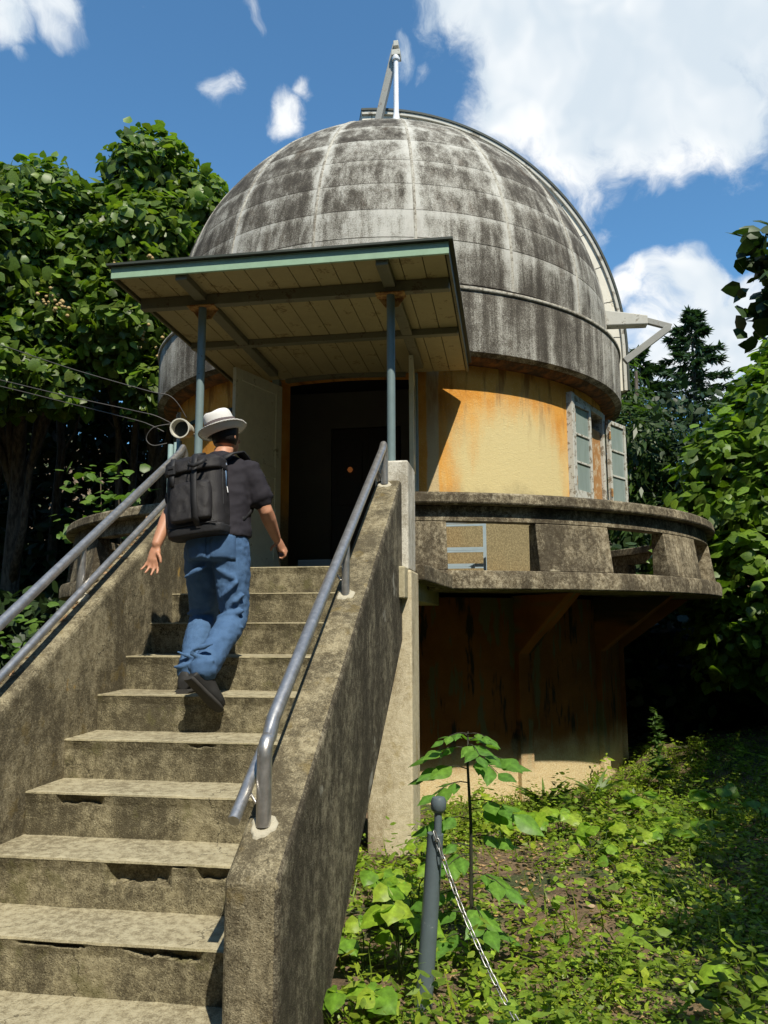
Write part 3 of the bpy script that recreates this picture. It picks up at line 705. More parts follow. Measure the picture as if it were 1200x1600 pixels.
for y in (PY, 4.07):
    h = .09 if y == PY else .06
    b = MB(); b.box((CX0+.03, y-.035, CZ-h), (CX1-.03, y+.035, CZ-.001)); b.build('cross_beam', 'beam_paint', cn, bevel=.006)
for x in PX:
    b = MB(); b.box((x-.045, CY0+.03, CZ-.055), (x+.045, PY-.036, CZ-.0015)); b.box((x-.045, PY+.036, CZ-.055), (x+.045, 4.034, CZ-.0015)); b.box((x-.045, 4.106, CZ-.055), (x+.045, 4.96, CZ-.0015)); b.build('long_beam', 'beam_paint', cn, bevel=.005)
    b = MB(); b.box((x-.11, PY-.055, CZ-.10), (x+.11, PY+.055, CZ-.091)); b.prism([(x-.10, PY+.052, CZ-.10), (x+.10, PY+.052, CZ-.10), (x+.05, PY+.052, CZ-.17), (x-.05, PY+.052, CZ-.17)], (0, .006, 0)); b.build('post_plate', 'rust_plate', cn)
    tube([(x, PY, 2.44), (x, PY, CZ-.10)], .031, 18).build('post', 'post_paint', cn, smooth=True, autosmooth=50)
b = MB(); b.lathe([(2.895, CZ-.04), (2.95, CZ-.04), (2.95, CZ-.002), (2.895, CZ-.002)], 20, C3, R(-13), R(12)); b.build('wall_plate', 'beam_paint', cn)
# ------------------------------------------------------------------ foliage
def leaf_mat(name, trans=.35, rough=.42, tcol=1.6):
    g = mat(name); at = g.node('ShaderNodeAttribute'); at.attribute_name = 'Col'
    c = at.outputs['Color']; c = g.mix(1.0, c, g.ramp(g.noise(g.pos(), 45, 3, .6), [(.3, .72), (.7, 1.25)]), 'MULTIPLY')
    fin(g, c, rough, spec=.35)
    tr = g.node('ShaderNodeBsdfTranslucent'); g.put(tr.inputs[0], g.mix(1.0, c, (tcol*1.1, tcol*1.25, tcol*.45), 'MULTIPLY'))
    mx = g.node('ShaderNodeMixShader'); mx.inputs[0].default_value = trans
    g.l.new(g.bsdf.outputs[0], mx.inputs[1]); g.l.new(tr.outputs[0], mx.inputs[2]); g.l.new(mx.outputs[0], g.out.inputs[0])
leaf_mat('leaf'); leaf_mat('leaf_dark', .2, .5, 1.3)
def bark(name, a, b_):
    g = mat(name); p = g.pos(); n = g.noise(g.vmul(p, (9, 9, 1.8)), 2.2, 4, .7)
    fin(g, g.mix(g.step(n, .35, .65), a, b_), .92, nrm=g.bump(n, .8, .03))
bark('bark', (.035, .026, .018), (.12, .10, .075)); bark('twig', (.05, .04, .025), (.13, .10, .06)); bark('green_stem', (.035, .065, .015), (.07, .11, .03))
bark('dark_stem', (.02, .022, .012), (.05, .045, .025))
SHAPES = {   # outline in (across, along), fold at the midrib
 'heart': ([(0, 0), (-.34, .02), (-.5, .36), (-.26, .74), (0, 1.0), (.26, .74), (.5, .36), (.34, .02), (0, .5)], [(0, 1, 2, 8), (8, 2, 3, 4), (0, 8, 6, 7), (8, 4, 5, 6)], [0, -.05, -.10, -.09, -.12, -.09, -.10, -.05, 0]),
 'oval': ([(0, 0), (-.21, .22), (-.27, .55), (0, 1.0), (.27, .55), (.21, .22)], [(0, 3, 2, 1), (0, 5, 4, 3)], [0, -.05, -.08, -.12, -.08, -.05]),
 'lance': ([(0, 0), (-.16, .36), (0, 1.0), (.16, .36)], [(0, 2, 1), (0, 3, 2)], [0, -.05, -.14, -.05]),
 'blade': ([(-.035, 0), (.035, 0), (.028, .5), (-.028, .5), (0, 1.0)], [(0, 1, 2, 3), (3, 2, 4)], [0, 0, -.05, -.05, -.28]),
}
def leaf_cloud(name, P, Nm, D, size, shape, cols, mt, parent=None, rs=rng):
    """P points, Nm leaf normals, D tip directions: one mesh with a face group for each leaf"""
    P = np.asarray(P, float); n = len(P)
    Nm = Nm/np.maximum(np.linalg.norm(Nm, axis=1, keepdims=True), 1e-6)
    D = D-Nm*(D*Nm).sum(1, keepdims=True); D = D/np.maximum(np.linalg.norm(D, axis=1, keepdims=True), 1e-6)
    S = np.cross(D, Nm)
    pts, fcs, zc = SHAPES[shape]; k = len(pts)
    size = np.broadcast_to(size, (n,))
    wid = rs.uniform(.8, 1.2, n); curl = rs.uniform(.4, 1.8, n)
    V = np.zeros((n, k, 3))
    for i, (a, b_) in enumerate(pts):
        V[:, i] = P+S*(a*size*wid)[:, None]+D*(b_*size)[:, None]+Nm*(zc[i]*size*curl)[:, None]
    off = np.array(OFF.get(parent.name, (0, 0, 0))) if parent else np.zeros(3)
    V = V.reshape(-1, 3)-off
    me = bpy.data.meshes.new(name)
    lens = [len(f) for f in fcs]; flat = np.concatenate([np.array(f) for f in fcs])
    loops = (np.arange(n)[:, None]*k+flat[None, :]).ravel().astype(np.int32)
    tot = np.tile(np.array(lens, np.int32), n); start = np.concatenate([[0], np.cumsum(tot)[:-1]]).astype(np.int32)
    me.vertices.add(len(V)); me.vertices.foreach_set('co', V.ravel().astype(np.float32))
    me.loops.add(len(loops)); me.loops.foreach_set('vertex_index', loops)
    me.polygons.add(len(tot)); me.polygons.foreach_set('loop_start', start)
    me.polygons.foreach_set('use_smooth', np.ones(len(tot), bool))
    me.update(calc_edges=True)
    ca = me.color_attributes.new('Col', 'FLOAT_COLOR', 'POINT')
    cc = np.ones((n, k, 4), np.float32); cc[:, :, :3] = np.asarray(cols)[:, None, :]
    ca.data.foreach_set('color', cc.ravel())
    return obj(name, me, mt, parent)
def colours(n, base, var=.3, yellow=.15, rs=rng):
    b = np.tile(np.array(base, float), (n, 1)); b *= rs.uniform(1-var, 1+var, (n, 1))
    y = rs.random((n, 1))**3*yellow*4; b = b*(1-y*np.array([[-.9, -.35, .25]])*.5)
    return np.clip(b, .003, .6)
def crown_points(lumps, n, rs, shell=.45, inner=.12):
    L = np.array([l[:3] for l in lumps]); Rr = np.array([(l[3:] if len(l) > 4 else (l[3],)*3) for l in lumps])
    w = (Rr.prod(1))**(2/3); w /= w.sum(); id_ = rs.choice(len(L), n, p=w)
    d = rs.normal(size=(n, 3)); d /= np.linalg.norm(d, axis=1, keepdims=True)
    r_ = 1-shell*rs.random(n)**1.6; r_ = np.where(rs.random(n) < inner, rs.random(n)**.4, r_)
    # bumpy clumps
    ph = np.sin(d[:, 0]*7+id_)*np.cos(d[:, 1]*6+id_*2)+np.sin(d[:, 2]*8+id_*3)*.8
    r_ = r_*(1+.13*ph)
    P = L[id_]+d*Rr[id_]*r_[:, None]
    # drop points deep inside another lump
    q = np.min(np.where(np.arange(len(L))[None, :] == id_[:, None], 9, np.linalg.norm((P[:, None]-L[None])/Rr[None], axis=2)), axis=1)
    keep = (q > .55) | (rs.random(n) < .25)
    return P[keep], d[keep], ph[keep]
def trunk(name, pts, rad, parent, mt='bark'): return tube(pts, rad, 9).build(name, mt, parent, smooth=True)
def wob(p, q, n, amp, rs):
    p, q = np.array(p, float), np.array(q, float); t = np.linspace(0, 1, n)[:, None]
    o = rs.normal(size=(n, 3))*amp; o[0] = o[-1] = 0
    return [tuple(v) for v in p+(q-p)*t+o]
def tree(name, label, cat, base, lumps, n, size, shape, col, seed, height=None, var=.35, yellow=.15, group=None, mt='leaf', droop=.8, outw=1.0, limbs=True, tr=.16, shell=.45, inner=.12, upb=.6, rnd=.55):
    rs = np.random.default_rng(seed); bz = float(gz(base[0], base[1]))-.05
    t = thing(name, label, cat, (base[0], base[1], bz), group)
    L = np.array([l[:3] for l in lumps]); c = L.mean(0)
    top = np.array([c[0], c[1], L[:, 2].max()])
    tp = wob((base[0], base[1], bz), top, 8, .10, rs); trunk('trunk', tp, list(np.linspace(tr, tr*.25, 8)), t)
    if limbs:
        for l in lumps[:10]:
            k = rs.integers(2, 6); trunk('limb', wob(tp[k], l[:3], 5, .08, rs), list(np.linspace(tr*.42, tr*.10, 5)), t)
    P, d, ph = crown_points(lumps, n, rs, shell, inner); m_ = len(P)
    Nm = d*outw+rs.normal(size=(m_, 3))*rnd+np.array([0, 0, upb]); D = rs.normal(size=(m_, 3))*.7+d*.5+np.array([0, 0, -droop])
    cs = colours(m_, col, var, yellow, rs); cs *= (1+.12*np.clip(ph, -1, 1))[:, None]
    cr = leaf_cloud('crown', P, Nm, D, size*(.42+.95*rs.random(m_)**1.2), shape, cs, mt, t, rs); cr['kind'] = 'stuff'
    return t, tp
GREEN = (.060, .115, .018); DEEP = (.028, .058, .012); KUDZU = (.100, .175, .020); EVER = (.022, .048, .018)
# left: two vine-clad trees
tree('vine_clad_tree', 'tall vine-clad tree with round leaves and the highest crown left of the dome', 'tree', (-5.6, 10.6),
     [(-4.75, 9.1, 8.75, .78), (-4.15, 9.3, 8.25, .72), (-5.3, 9.2, 7.9, .8), (-3.75, 9.8, 7.55, .8), (-4.5, 8.7, 7.2, .95), (-5.4, 8.7, 6.7, .9), (-3.95, 9.2, 6.4, .75), (-4.75, 8.4, 5.85, .75), (-4.4, 9.7, 8.1, .9), (-5.2, 10.0, 7.0, 1.0), (-3.9, 9.9, 5.6, .6), (-4.3, 8.7, 5.0, .55), (-3.45, 10.0, 8.15, .62), (-3.35, 10.1, 7.1, .7)],
     27000, .168, 'heart', (.085, .14, .022), 3, rnd=.75, var=.45, yellow=.22, group='vine-clad trees left of the dome', tr=.20)
tree('vine_clad_tree', 'broad vine-clad tree at the left edge with the lower flat crown', 'tree', (-7.6, 10.4),
     [(-6.3, 8.7, 8.0, .85), (-7.2, 8.9, 8.1, .9), (-5.7, 9.4, 7.9, .8), (-7.9, 9.0, 7.6, 1.0), (-6.6, 8.2, 7.0, 1.0), (-5.9, 8.5, 6.0, .8), (-7.4, 8.3, 6.1, 1.0), (-6.6, 8.0, 5.2, .75), (-8.3, 9.3, 6.4, 1.1), (-6.5, 9.8, 7.2, 1.1), (-8.0, 8.6, 4.9, .8), (-5.6, 8.2, 5.0, .5)],
     32000, .162, 'heart', (.082, .137, .021), 4, rnd=.75, var=.45, yellow=.22, group='vine-clad trees left of the dome', tr=.2)
# dark wood behind them
def woodland(name, boxes, n, size, col, seed, label=None):
    rs = np.random.default_rng(seed); Ps = []
    for (x0, x1, y0, y1, z0, z1), w in boxes:
        k = int(n*w); Ps.append(np.stack([rs.uniform(x0, x1, k), rs.uniform(y0, y1, k), z0+(z1-z0)*rs.random(k)**.9], -1))
    P = np.concatenate(Ps); cl = np.sin(P[:, 0]*2.1+seed)*np.sin(P[:, 1]*1.9)*np.sin(P[:, 2]*2.3+1); P = P[(cl > -.35) | (rs.random(len(P)) < .35)]
    m_ = len(P); Nm = rs.normal(size=(m_, 3))*.7+np.array([.2, -.5, .7]); D = rs.normal(size=(m_, 3))+np.array([0, 0, -.7])
    o = leaf_cloud(name, P, Nm, D, size*rs.uniform(.5, 1.3, m_), 'oval', colours(m_, col, .4, .05, rs), 'leaf_dark', None, rs)
    tag(o, kind='stuff', label=label, cat='wood'); return o
woodland('woodland', [((-15, -3.2, 11.6, 13.2, -.4, 9.2), .42), ((-16, -3.0, 13.5, 15.5, -.4, 9.5), .26), ((-15, -4.2, 10.6, 11.8, -.4, 3.4), .14), ((-14, -5.2, 8.6, 10.4, -.4, 1.8), .12), ((-3.2, 2, 13, 15, 0, 7), .06)], 68000, .27, (.020, .040, .010), 21, 'dark shaded wood behind the left stair rail')
woodland('woodland', [((4.2, 14, 13.5, 16, -.2, 6.0), .5), ((3.6, 12, 10.5, 13, -.2, 3.2), .3), ((3.5, 8, 8.8, 10.5, -.3, 1.2), .16), ((1.6, 4.6, 10.6, 12.5, -.4, 2.6), .2), ((2.7, 4.6, 8.8, 10.6, -.4, 1.3), .1)], 30000, .22, (.022, .044, .011), 22, 'dark undergrowth behind the balcony on the right')
for i, (x, y, dx, h, r_) in enumerate(((-7.25, 10.7, .12, 6.5, .11), (-5.9, 11.3, .35, 6.5, .09), (-8.6, 11.2, -.3, 6.5, .13), (-4.75, 11.2, .15, 6.5, .08))):
    t = thing('bare_trunk', ['slim pale trunk nearest the upper left handrail in the dark wood', 'thin dark trunk leaning right behind the balcony coping', 'thick dark trunk at the far left edge of the wood', 'thin trunk close to the round wall in the left wood'][i], 'tree', (x, y, float(gz(x, y))-.05), 'trunks in the left wood')
    trunk('trunk', wob((x, y, float(gz(x, y))-.05), (x+dx, y+.2, h), 8, .05, rng), list(np.linspace(r_, r_*.6, 8)), t)
    trunk('limb', wob((x+dx*.6, y+.1, h*.6), (x+dx+.7*(-1)**i, y-.5, h*.6+1.2), 5, .06, rng), list(np.linspace(r_*.4, r_*.12, 5)), t)
    P = np.array([[x+dx, y+.2, h]])+rng.normal(size=(260, 3))*np.array([.8, .6, .5]); m_ = len(P)
    leaf_cloud('crown', P, rng.normal(size=(m_, 3))+np.array([0, 0, 1.]), rng.normal(size=(m_, 3)), .2, 'oval', colours(m_, (.03, .055, .012)), 'leaf_dark', t)['kind'] = 'stuff'
# right: kudzu-covered mound, evergreens, cedars
tree('vine_covered_bush', 'bright green vine-covered bush bank right of the balcony', 'bush', (5.0, 9.4),
     [(4.15, 8.7, 3.35, .75), (4.75, 8.7, 3.75, .85), (5.5, 9.0, 4.1, 1.0), (3.75, 8.6, 2.65, .62), (4.5, 8.2, 2.65, .85), (5.4, 8.3, 3.0, 1.0), (3.55, 8.6, 2.0, .55), (4.2, 8.0, 1.8, .75), (5.2, 7.9, 2.0, .95), (6.4, 8.6, 3.4, 1.2), (4.9, 7.6, 1.0, .8), (3.9, 8.2, 1.1, .6), (6.2, 8, 2, 1.1), (5.3, 9.2, 4.75, .75), (6.1, 9.2, 4.9, .9), (4.75, 9.1, 4.35, .6)],
     22000, .165, 'heart', KUDZU, 5, yellow=.15, tr=.08, droop=.6, rnd=.6, var=.42)
tree('broadleaf_tree', 'dark glossy broadleaf tree just behind the open window', 'tree', (4.1, 15.5),
     [(3.9, 15, 5.0, 1.0), (4.6, 15.2, 4.4, 1.0), (3.6, 15.0, 3.9, .9), (4.3, 14.7, 3.3, .9), (3.3, 15.2, 3.0, .8), (5.2, 15.4, 3.6, 1.0), (3.7, 15.6, 5.9, .9), (3.6, 15.8, 6.9, .6)],
     11000, .24, 'lance', (.042, .078, .016), 6, yellow=.1, tr=.14)
def cedar(label, x, y, h, r_, n, seed, col, zmin=.25):
    rs = np.random.default_rng(seed); bz = float(gz(x, y))-.05
    t = thing('cedar_tree', label, 'tree', (x, y, bz), 'cedars on the skyline'); trunk('trunk', [(x, y, bz), (x, y, h*.6), (x, y, h)], [.16, .09, .015], t)
    Ps, Ds = [], []
    nb = int(h*9)
    for i in range(nb):
        f = zmin+(1-zmin)*i/nb; z = bz+(h-bz)*f; ln = r_*(1-f)**.72*rs.uniform(.65, 1.2)+.06; a = i*2.4+rs.normal()*.3
        d = np.array([math.cos(a), math.sin(a), 0]); k = max(10, int(n/nb))
        u = rs.random(k)**.7; side = np.cross(d, [0, 0, 1])
        P = np.array([x, y, z])+d*(u*ln)[:, None]+side*(rs.normal(size=k)*.13*(1-u*.6)*ln)[:, None]+np.array([0, 0, 1])*(-.22*u**1.5*ln+.16*ln*u**3+rs.normal(size=k)*.03)[:, None]
        Ps.append(P); Ds.append(d+rs.normal(size=(k, 3))*.45+np.array([0, 0, -.25]))
    P = np.concatenate(Ps); D = np.concatenate(Ds); m_ = len(P)
    leaf_cloud('crown', P, rs.normal(size=(m_, 3))*.5+np.array([0, 0, 1.]), D, .24*rs.uniform(.6, 1.3, m_), 'lance', colours(m_, col, .35, .03, rs), 'leaf_dark', t, rs)['kind'] = 'stuff'
cedar('tall pointed cedar standing alone against the white cloud', 6.85, 22, 10.9, 2.9, 14000, 31, (.034, .070, .032))
cedar('dark cedar half hidden behind the dome slit arm', 5.0, 20.5, 9.3, 2.4, 10000, 32, (.026, .056, .020))
cedar('far cedar low on the skyline at the right edge', 10.4, 26, 10.2, 2.4, 6000, 33, (.03, .06, .022))
# shade tree that stands right of the camera; one bough hangs into the view
SL = []
rs = np.random.default_rng(12)
for i in range(34):
    y = -3.4+7.4*i/33; xb = 3.92+(y+2.6)*.214
    for k in range(2):
        r_ = rs.uniform(.55, .85); SL.append((xb+r_+k*1.5+rs.uniform(0, .5), y+rs.uniform(-.3, .3), 5.2+rs.uniform(-.5, 1.4), r_))
for i in range(14): SL.append((rs.uniform(6.3, 8), rs.uniform(-3, 3.0), rs.uniform(5.2, 6.6), rs.uniform(.8, 1.0)))
t, tp = tree('shade_tree', 'tree reaching in from the right with a dark leafy bough over the bank', 'tree', (6.4, .6), SL, 15000, .30, 'oval', (.030, .062, .014), 13, tr=.22, limbs=True, inner=.3)
rs = np.random.default_rng(14)
pb = wob((5.3, 1.4, 4.7), (2.80, 2.55, 3.52), 7, .05, rs); trunk('limb', pb, list(np.linspace(.05, .010, 7)), t)
P, D = [], []
for (cx, cy, cz), k, sp_ in (((2.74, 2.58, 3.70), 30, .085), ((2.86, 2.62, 3.62), 34, .10), ((2.72, 2.6, 3.34), 34, .085), ((2.80, 2.6, 3.22), 34, .09), ((2.95, 2.6, 3.40), 50, .14), ((3.1, 2.5, 3.7), 60, .16)):
    P.append(np.array([cx, cy, cz])+rs.normal(size=(k, 3))*sp_); D.append(rs.normal(size=(k, 3))*.6+np.array([-.3, 0, -1.]))
for q in ((2.74, 2.58, 3.72), (2.72, 2.6, 3.30)): trunk('limb', wob(pb[-2], q, 4, .02, rs), [.012, .009, .006, .004], t, 'twig')
P = np.concatenate(P); D = np.concatenate(D); m_ = len(P)
leaf_cloud('bough_leaves', P, rs.normal(size=(m_, 3))*.6+np.array([0, -.3, .6]), D, .115*rs.uniform(.7, 1.25, m_), 'heart', colours(m_, (.030, .062, .016), .3, .1, rs), 'leaf_dark', t, rs)['kind'] = 'stuff'

# ------------------------------------------------------------------ low plants on the bank
rs = np.random.default_rng(41)
def inside_solid(x, y):
    d = np.hypot(x-BC[0], y-BC[1]); return (d < 3.02) | ((x < .40) & (y > -.1) & ((y < 1.15) | (y > 2.85)) & (y < 5.5) & (x > -1.36)) | ((x < .46) & (x > -1.4) & (y > 2.8) & (y < 3.4))
n = 42000
x = rs.uniform(-.4, 6.5, n); y = .15+8.0*rs.random(n)**1.25
bare = np.exp(-(((x-1.20)/.42)**2+((y-2.4)/1.0)**2))+.8*np.exp(-(((x-1.55)/.35)**2+((y-3.6)/.6)**2)); cl = .5+.5*fbm(x*2.6, y*2.6, 8)
keep = ~inside_solid(x, y) & (rs.random(n) > bare*.95) & (rs.random(n) < .06+1.1*cl**1.6); x, y = x[keep], y[keep]; n = len(x); z = gz(x, y)
per = 7
a = rs.random((n, per))*6.283; h = (rs.random((n, 1))**1.8*.13+.02)*(1+.5*(cl[keep][:, None]))*rs.uniform(.3, 1.0, (n, per)); rr = rs.uniform(.01, .055, (n, per))
P = np.stack([x[:, None]+np.cos(a)*rr, y[:, None]+np.sin(a)*rr, z[:, None]+h], -1).reshape(-1, 3)
D = np.stack([np.cos(a), np.sin(a), 0*a-.15], -1).reshape(-1, 3); m_ = len(P)
sz = ((.014+.046*rs.random((n, 1))**2)*rs.uniform(.7, 1.2, (n, per))).ravel()
pc = np.repeat(colours(n, (.165, .250, .026), .42, .25, rs), per, axis=0)*rs.uniform(.8, 1.2, (m_, 1))
wd = leaf_cloud('ground_cover', P, rs.normal(size=(m_, 3))*.35+np.array([0, 0, 1.]), D, sz, 'oval', pc, 'leaf', None, rs); tag(wd, 'low leafy weeds carpeting the bank below the balcony', 'weeds', kind='stuff')
n = 11000; x = rs.uniform(0, 6, n); y = .15+7.8*rs.random(n)**1.2
bare = np.exp(-(((x-1.20)/.40)**2+((y-2.4)/.9)**2)); keep = ~inside_solid(x, y) & (rs.random(n) > bare*.8) & (fbm(x*1.9, y*2.2, 15) > -.25); x, y = x[keep], y[keep]; n = len(x)
D = rs.normal(size=(n, 3))*.35+np.array([0, 0, 1.]); Nn = rs.normal(size=(n, 3)); Nn[:, 2] *= .2
gr = leaf_cloud('grass', np.stack([x, y, gz(x, y)-.005], -1), Nn, D, .04+.14*rs.random(n)**1.8, 'blade', colours(n, (.155, .225, .030), .35, .3, rs), 'leaf', None, rs); tag(gr, 'thin grass blades among the weeds on the bank', 'grass', kind='stuff')
# dry litter on the soil and on the left stair wall
n = 7500; x = rs.uniform(.4, 3.5, n); y = rs.uniform(.4, 6, n); k = ~inside_solid(x, y); x, y = x[k], y[k]; n = len(x)
lt = leaf_cloud('leaf_litter', np.stack([x, y, gz(x, y)+.012], -1), rs.normal(size=(n, 3))*.3+np.array([0, 0, 1.]), rs.normal(size=(n, 3)), rs.uniform(.010, .045, n), 'oval', colours(n, (.30, .20, .10), .55, 0, rs), 'leaf_dark', None, rs); tag(lt, 'dry brown leaf litter on the bare soil of the bank', 'leaf litter', kind='stuff')
n = 420; y = rs.uniform(.4, 2.8, n); x = XLO+.02+np.abs(rs.normal(size=n))*.035; x = np.minimum(x, XL-.04)
lt = leaf_cloud('leaf_litter', np.stack([x, y, zl(y)+.008], -1), rs.normal(size=(n, 3))*.35+np.array([0, -.5, .85]), rs.normal(size=(n, 3)), rs.uniform(.012, .04, n), 'oval', colours(n, (.26, .15, .065), .5, 0, rs), 'leaf_dark', None, rs); tag(lt, 'dry leaves gathered along the outer edge of the left stair wall', 'leaf litter', kind='stuff')
# undergrowth beyond the left handrail
n = 2600; x = rs.uniform(-9, -2.2, n); y = rs.uniform(3.4, 9, n); k = np.hypot(x-BC[0], y-BC[1]) > 4.35; x, y = x[k], y[k]; n = len(x); z = gz(x, y)+rs.random(n)*(1.2+.5*fbm(x*1.5, y*1.5, 2))
ug = leaf_cloud('undergrowth', np.stack([x, y, z], -1), rs.normal(size=(n, 3))*.5+np.array([0, -.2, .9]), rs.normal(size=(n, 3))+np.array([0, 0, -.4]), .13*rs.uniform(.6, 1.3, n), 'oval', colours(n, (.05, .10, .02), .4, .1, rs), 'leaf', None, rs); tag(ug, 'leafy undergrowth below the left handrail', 'undergrowth', kind='stuff')

# single leaves: shared meshes, every leaf an object
def leaf_mesh(name, wid, ln, lobes, col, seed):
    rs_ = np.random.default_rng(seed); n = 9; t = np.linspace(0, 1, n); me_v = []; fs = []
    if lobes: prof_ = np.array([.10, .40, .52, .47, .45, .36, .22, .10, 0.0])
    else: prof_ = np.array([.0, .17, .27, .31, .29, .23, .15, .065, 0.0])
    for i, (tt, w_) in enumerate(zip(t, prof_)):
        yb = tt*ln-(.06*ln if lobes and i == 1 else 0)
        for s_ in (-1, -.5, 0, .5, 1):
            zc = -.20*abs(s_)*w_*wid*(1-.2*tt)-.28*ln*(tt-.3)**2*.8+.012*ln*math.sin(9*tt+3*s_+seed)
            if s_ and lobes and 2 <= i <= 6: zc += .02*wid*math.sin(14*tt)
            me_v.append((s_*w_*wid*(1+.05*rs_.normal()), yb, zc))
    for i in range(n-1):
        for j in range(4): a_ = i*5+j; fs.append((a_, a_+1, a_+6, a_+5))
    me = bpy.data.meshes.new(name); me.from_pydata(me_v, [], fs); me.polygons.foreach_set('use_smooth', [True]*len(fs))
    ca = me.color_attributes.new('Col', 'FLOAT_COLOR', 'POINT')
    for i, v in enumerate(me_v):
        k_ = 1.25 if i % 5 == 2 else rs_.uniform(.9, 1.08); ca.data[i].color = (col[0]*k_, col[1]*k_, col[2]*k_, 1)
    me.update(); return me
KL = [leaf_mesh('leaf', 1.0, 1.0, True, c, i) for i, c in enumerate(((.16, .28, .022), (.20, .32, .024), (.12, .235, .022), (.23, .32, .03)))]
EL = [leaf_mesh('leaflet', 1.0, 1.0, False, c, 20+i) for i, c in enumerate(((.10, .215, .030), (.12, .24, .032), (.085, .19, .028)))]
def place_leaf(me, parent, P, d, nrm, size, name):
    d = Vector(d).normalized(); nrm = Vector(nrm); nrm = (nrm-d*nrm.dot(d)).normalized(); s_ = d.cross(nrm)
    o = obj(name, me, 'leaf', parent); off = Vector(OFF.get(parent.name, (0, 0, 0)))
    mw = Matrix.Identity(4)
    for i in range(3): mw[i][0] = s_[i]*size; mw[i][1] = d[i]*size; mw[i][2] = nrm[i]*size; mw[i][3] = P[i]-off[i]
    o.matrix_basis = mw; return o
# kudzu seedlings (x, y, height, leaf size, leaves)
KP = [(.52, .62, .17, .15, 4, 'beside the foot of the stair wall at the bottom edge'), (.44, 1.05, .22, .13, 3, 'against the stair wall just above the bottom plants'), (.60, 1.0, .36, .16, 5, 'left of the leaning chain post'),
      (.62, 1.35, .44, .15, 3, 'behind the head of the chain post'), (.50, 1.7, .20, .12, 3, 'in the gap below the stair underside'), (.40, 2.25, .16, .10, 3, 'at the foot of the gate pier'),
      (1.20, 3.6, .22, .19, 5, 'right of the tall stemmed plant in full sun'), (1.42, 3.75, .20, .17, 4, 'in the middle of the bank with wide pale leaves'), (1.66, 3.1, .20, .18, 4, 'centre right of the bank in full sun'), (1.56, 2.75, .14, .11, 3, 'small one beside the bare soil'),
      (1.68, 2.45, .16, .11, 5, 'at the right edge of the bare soil'), (2.15, 4.9, .26, .20, 5, 'below the spiky weed by the wall corner'), (2.30, 3.4, .20, .16, 4, 'at the edge of the tree shade'), (2.62, 4.3, .30, .20, 5, 'in the shade to the right of the lit bank'), (2.05, 3.05, .22, .15, 3, 'half shaded right of the sunlit leaves'),
      (1.27, 1.55, .09, .09, 3, 'tiny one low in the front of the bank'), (2.0, 1.1, .14, .16, 2, 'at the bottom right corner in shade'), (2.95, 4.1, .22, .15, 3, 'near the right edge in deep shade'), (1.0, 3.25, .20, .14, 4, 'behind the tall stemmed plant'), (.46, 1.42, .30, .14, 4, 'pressed against the side of the stair wall'), (.34, 2.0, .24, .11, 4, 'under the sloping stair slab'), (.52, 2.62, .18, .11, 4, 'in front of the gate pier base')]
for i, (x, y, h, s_, k, where) in enumerate(KP):
    rs = np.random.default_rng(100+i); z = float(gz(x, y)); t = thing('vine_seedling', 'broad-leaved vine seedling '+where, 'plant', (x, y, z), 'vine seedlings on the bank')
    for j in range(k):
        a = j*2.4+rs.random()*1.2+i; r_ = s_*rs.uniform(.35, .9); hp = h*rs.uniform(.6, 1.1); tip = Vector((x+math.cos(a)*r_, y+math.sin(a)*r_*.8, z+hp))
        tube([(x, y, z-.01), (x+.3*math.cos(a)*r_, y+.3*math.sin(a)*r_, z+hp*.75), tip], [.0035, .003, .002], 5).build('stem', 'green_stem', t, smooth=True)
        for q, da in enumerate((0, 1.7, -1.7) if s_ > .12 else (0,)):
            d = Vector((math.cos(a+da), math.sin(a+da), -.25-.3*rs.random())); n_ = Vector((rs.normal()*.25, -.35+rs.normal()*.2, .9))
            place_leaf(KL[int(rs.integers(0, 4))], t, tip, d, n_, s_*(.62 if q else .75)*rs.uniform(.85, 1.1), 'leaf')
# tall plant with paired leaflets
tx, ty = .885, 1.30; tz = float(gz(tx, ty))
tp_ = thing('tall_stemmed_plant', 'tall single-stemmed plant with pinnate leaves beside the chain', 'plant', (tx, ty, tz))
tube([(tx+.006, ty, tz-.02), (tx, ty, tz+.3), (tx+.004, ty, tz+.6), (tx-.006, ty, tz+.85), (tx-.002, ty+.005, tz+1.01)], [.010, .009, .0075, .006, .003], 8).build('stem', 'dark_stem', tp_, smooth=True)
NODES = [(.12, 200, .17), (.14, 20, .16), (.24, 300, .18), (.30, 185, .17), (.38, -20, .17), (.46, 230, .15), (.54, 15, .16), (.62, 190, .17), (.70, -25, .21), (.78, 215, .18), (.84, 160, .2), (.90, 20, .20), (.95, 280, .14), (.99, 120, .12), (1.0, 200, .12), (1.0, 330, .11), (.97, 60, .15), (.93, 170, .18), (.88, 310, .17), (.66, 5, .17), (.50, 170, .16), (.34, 20, .17), (.20, 150, .18)]
rs = np.random.default_rng(77)
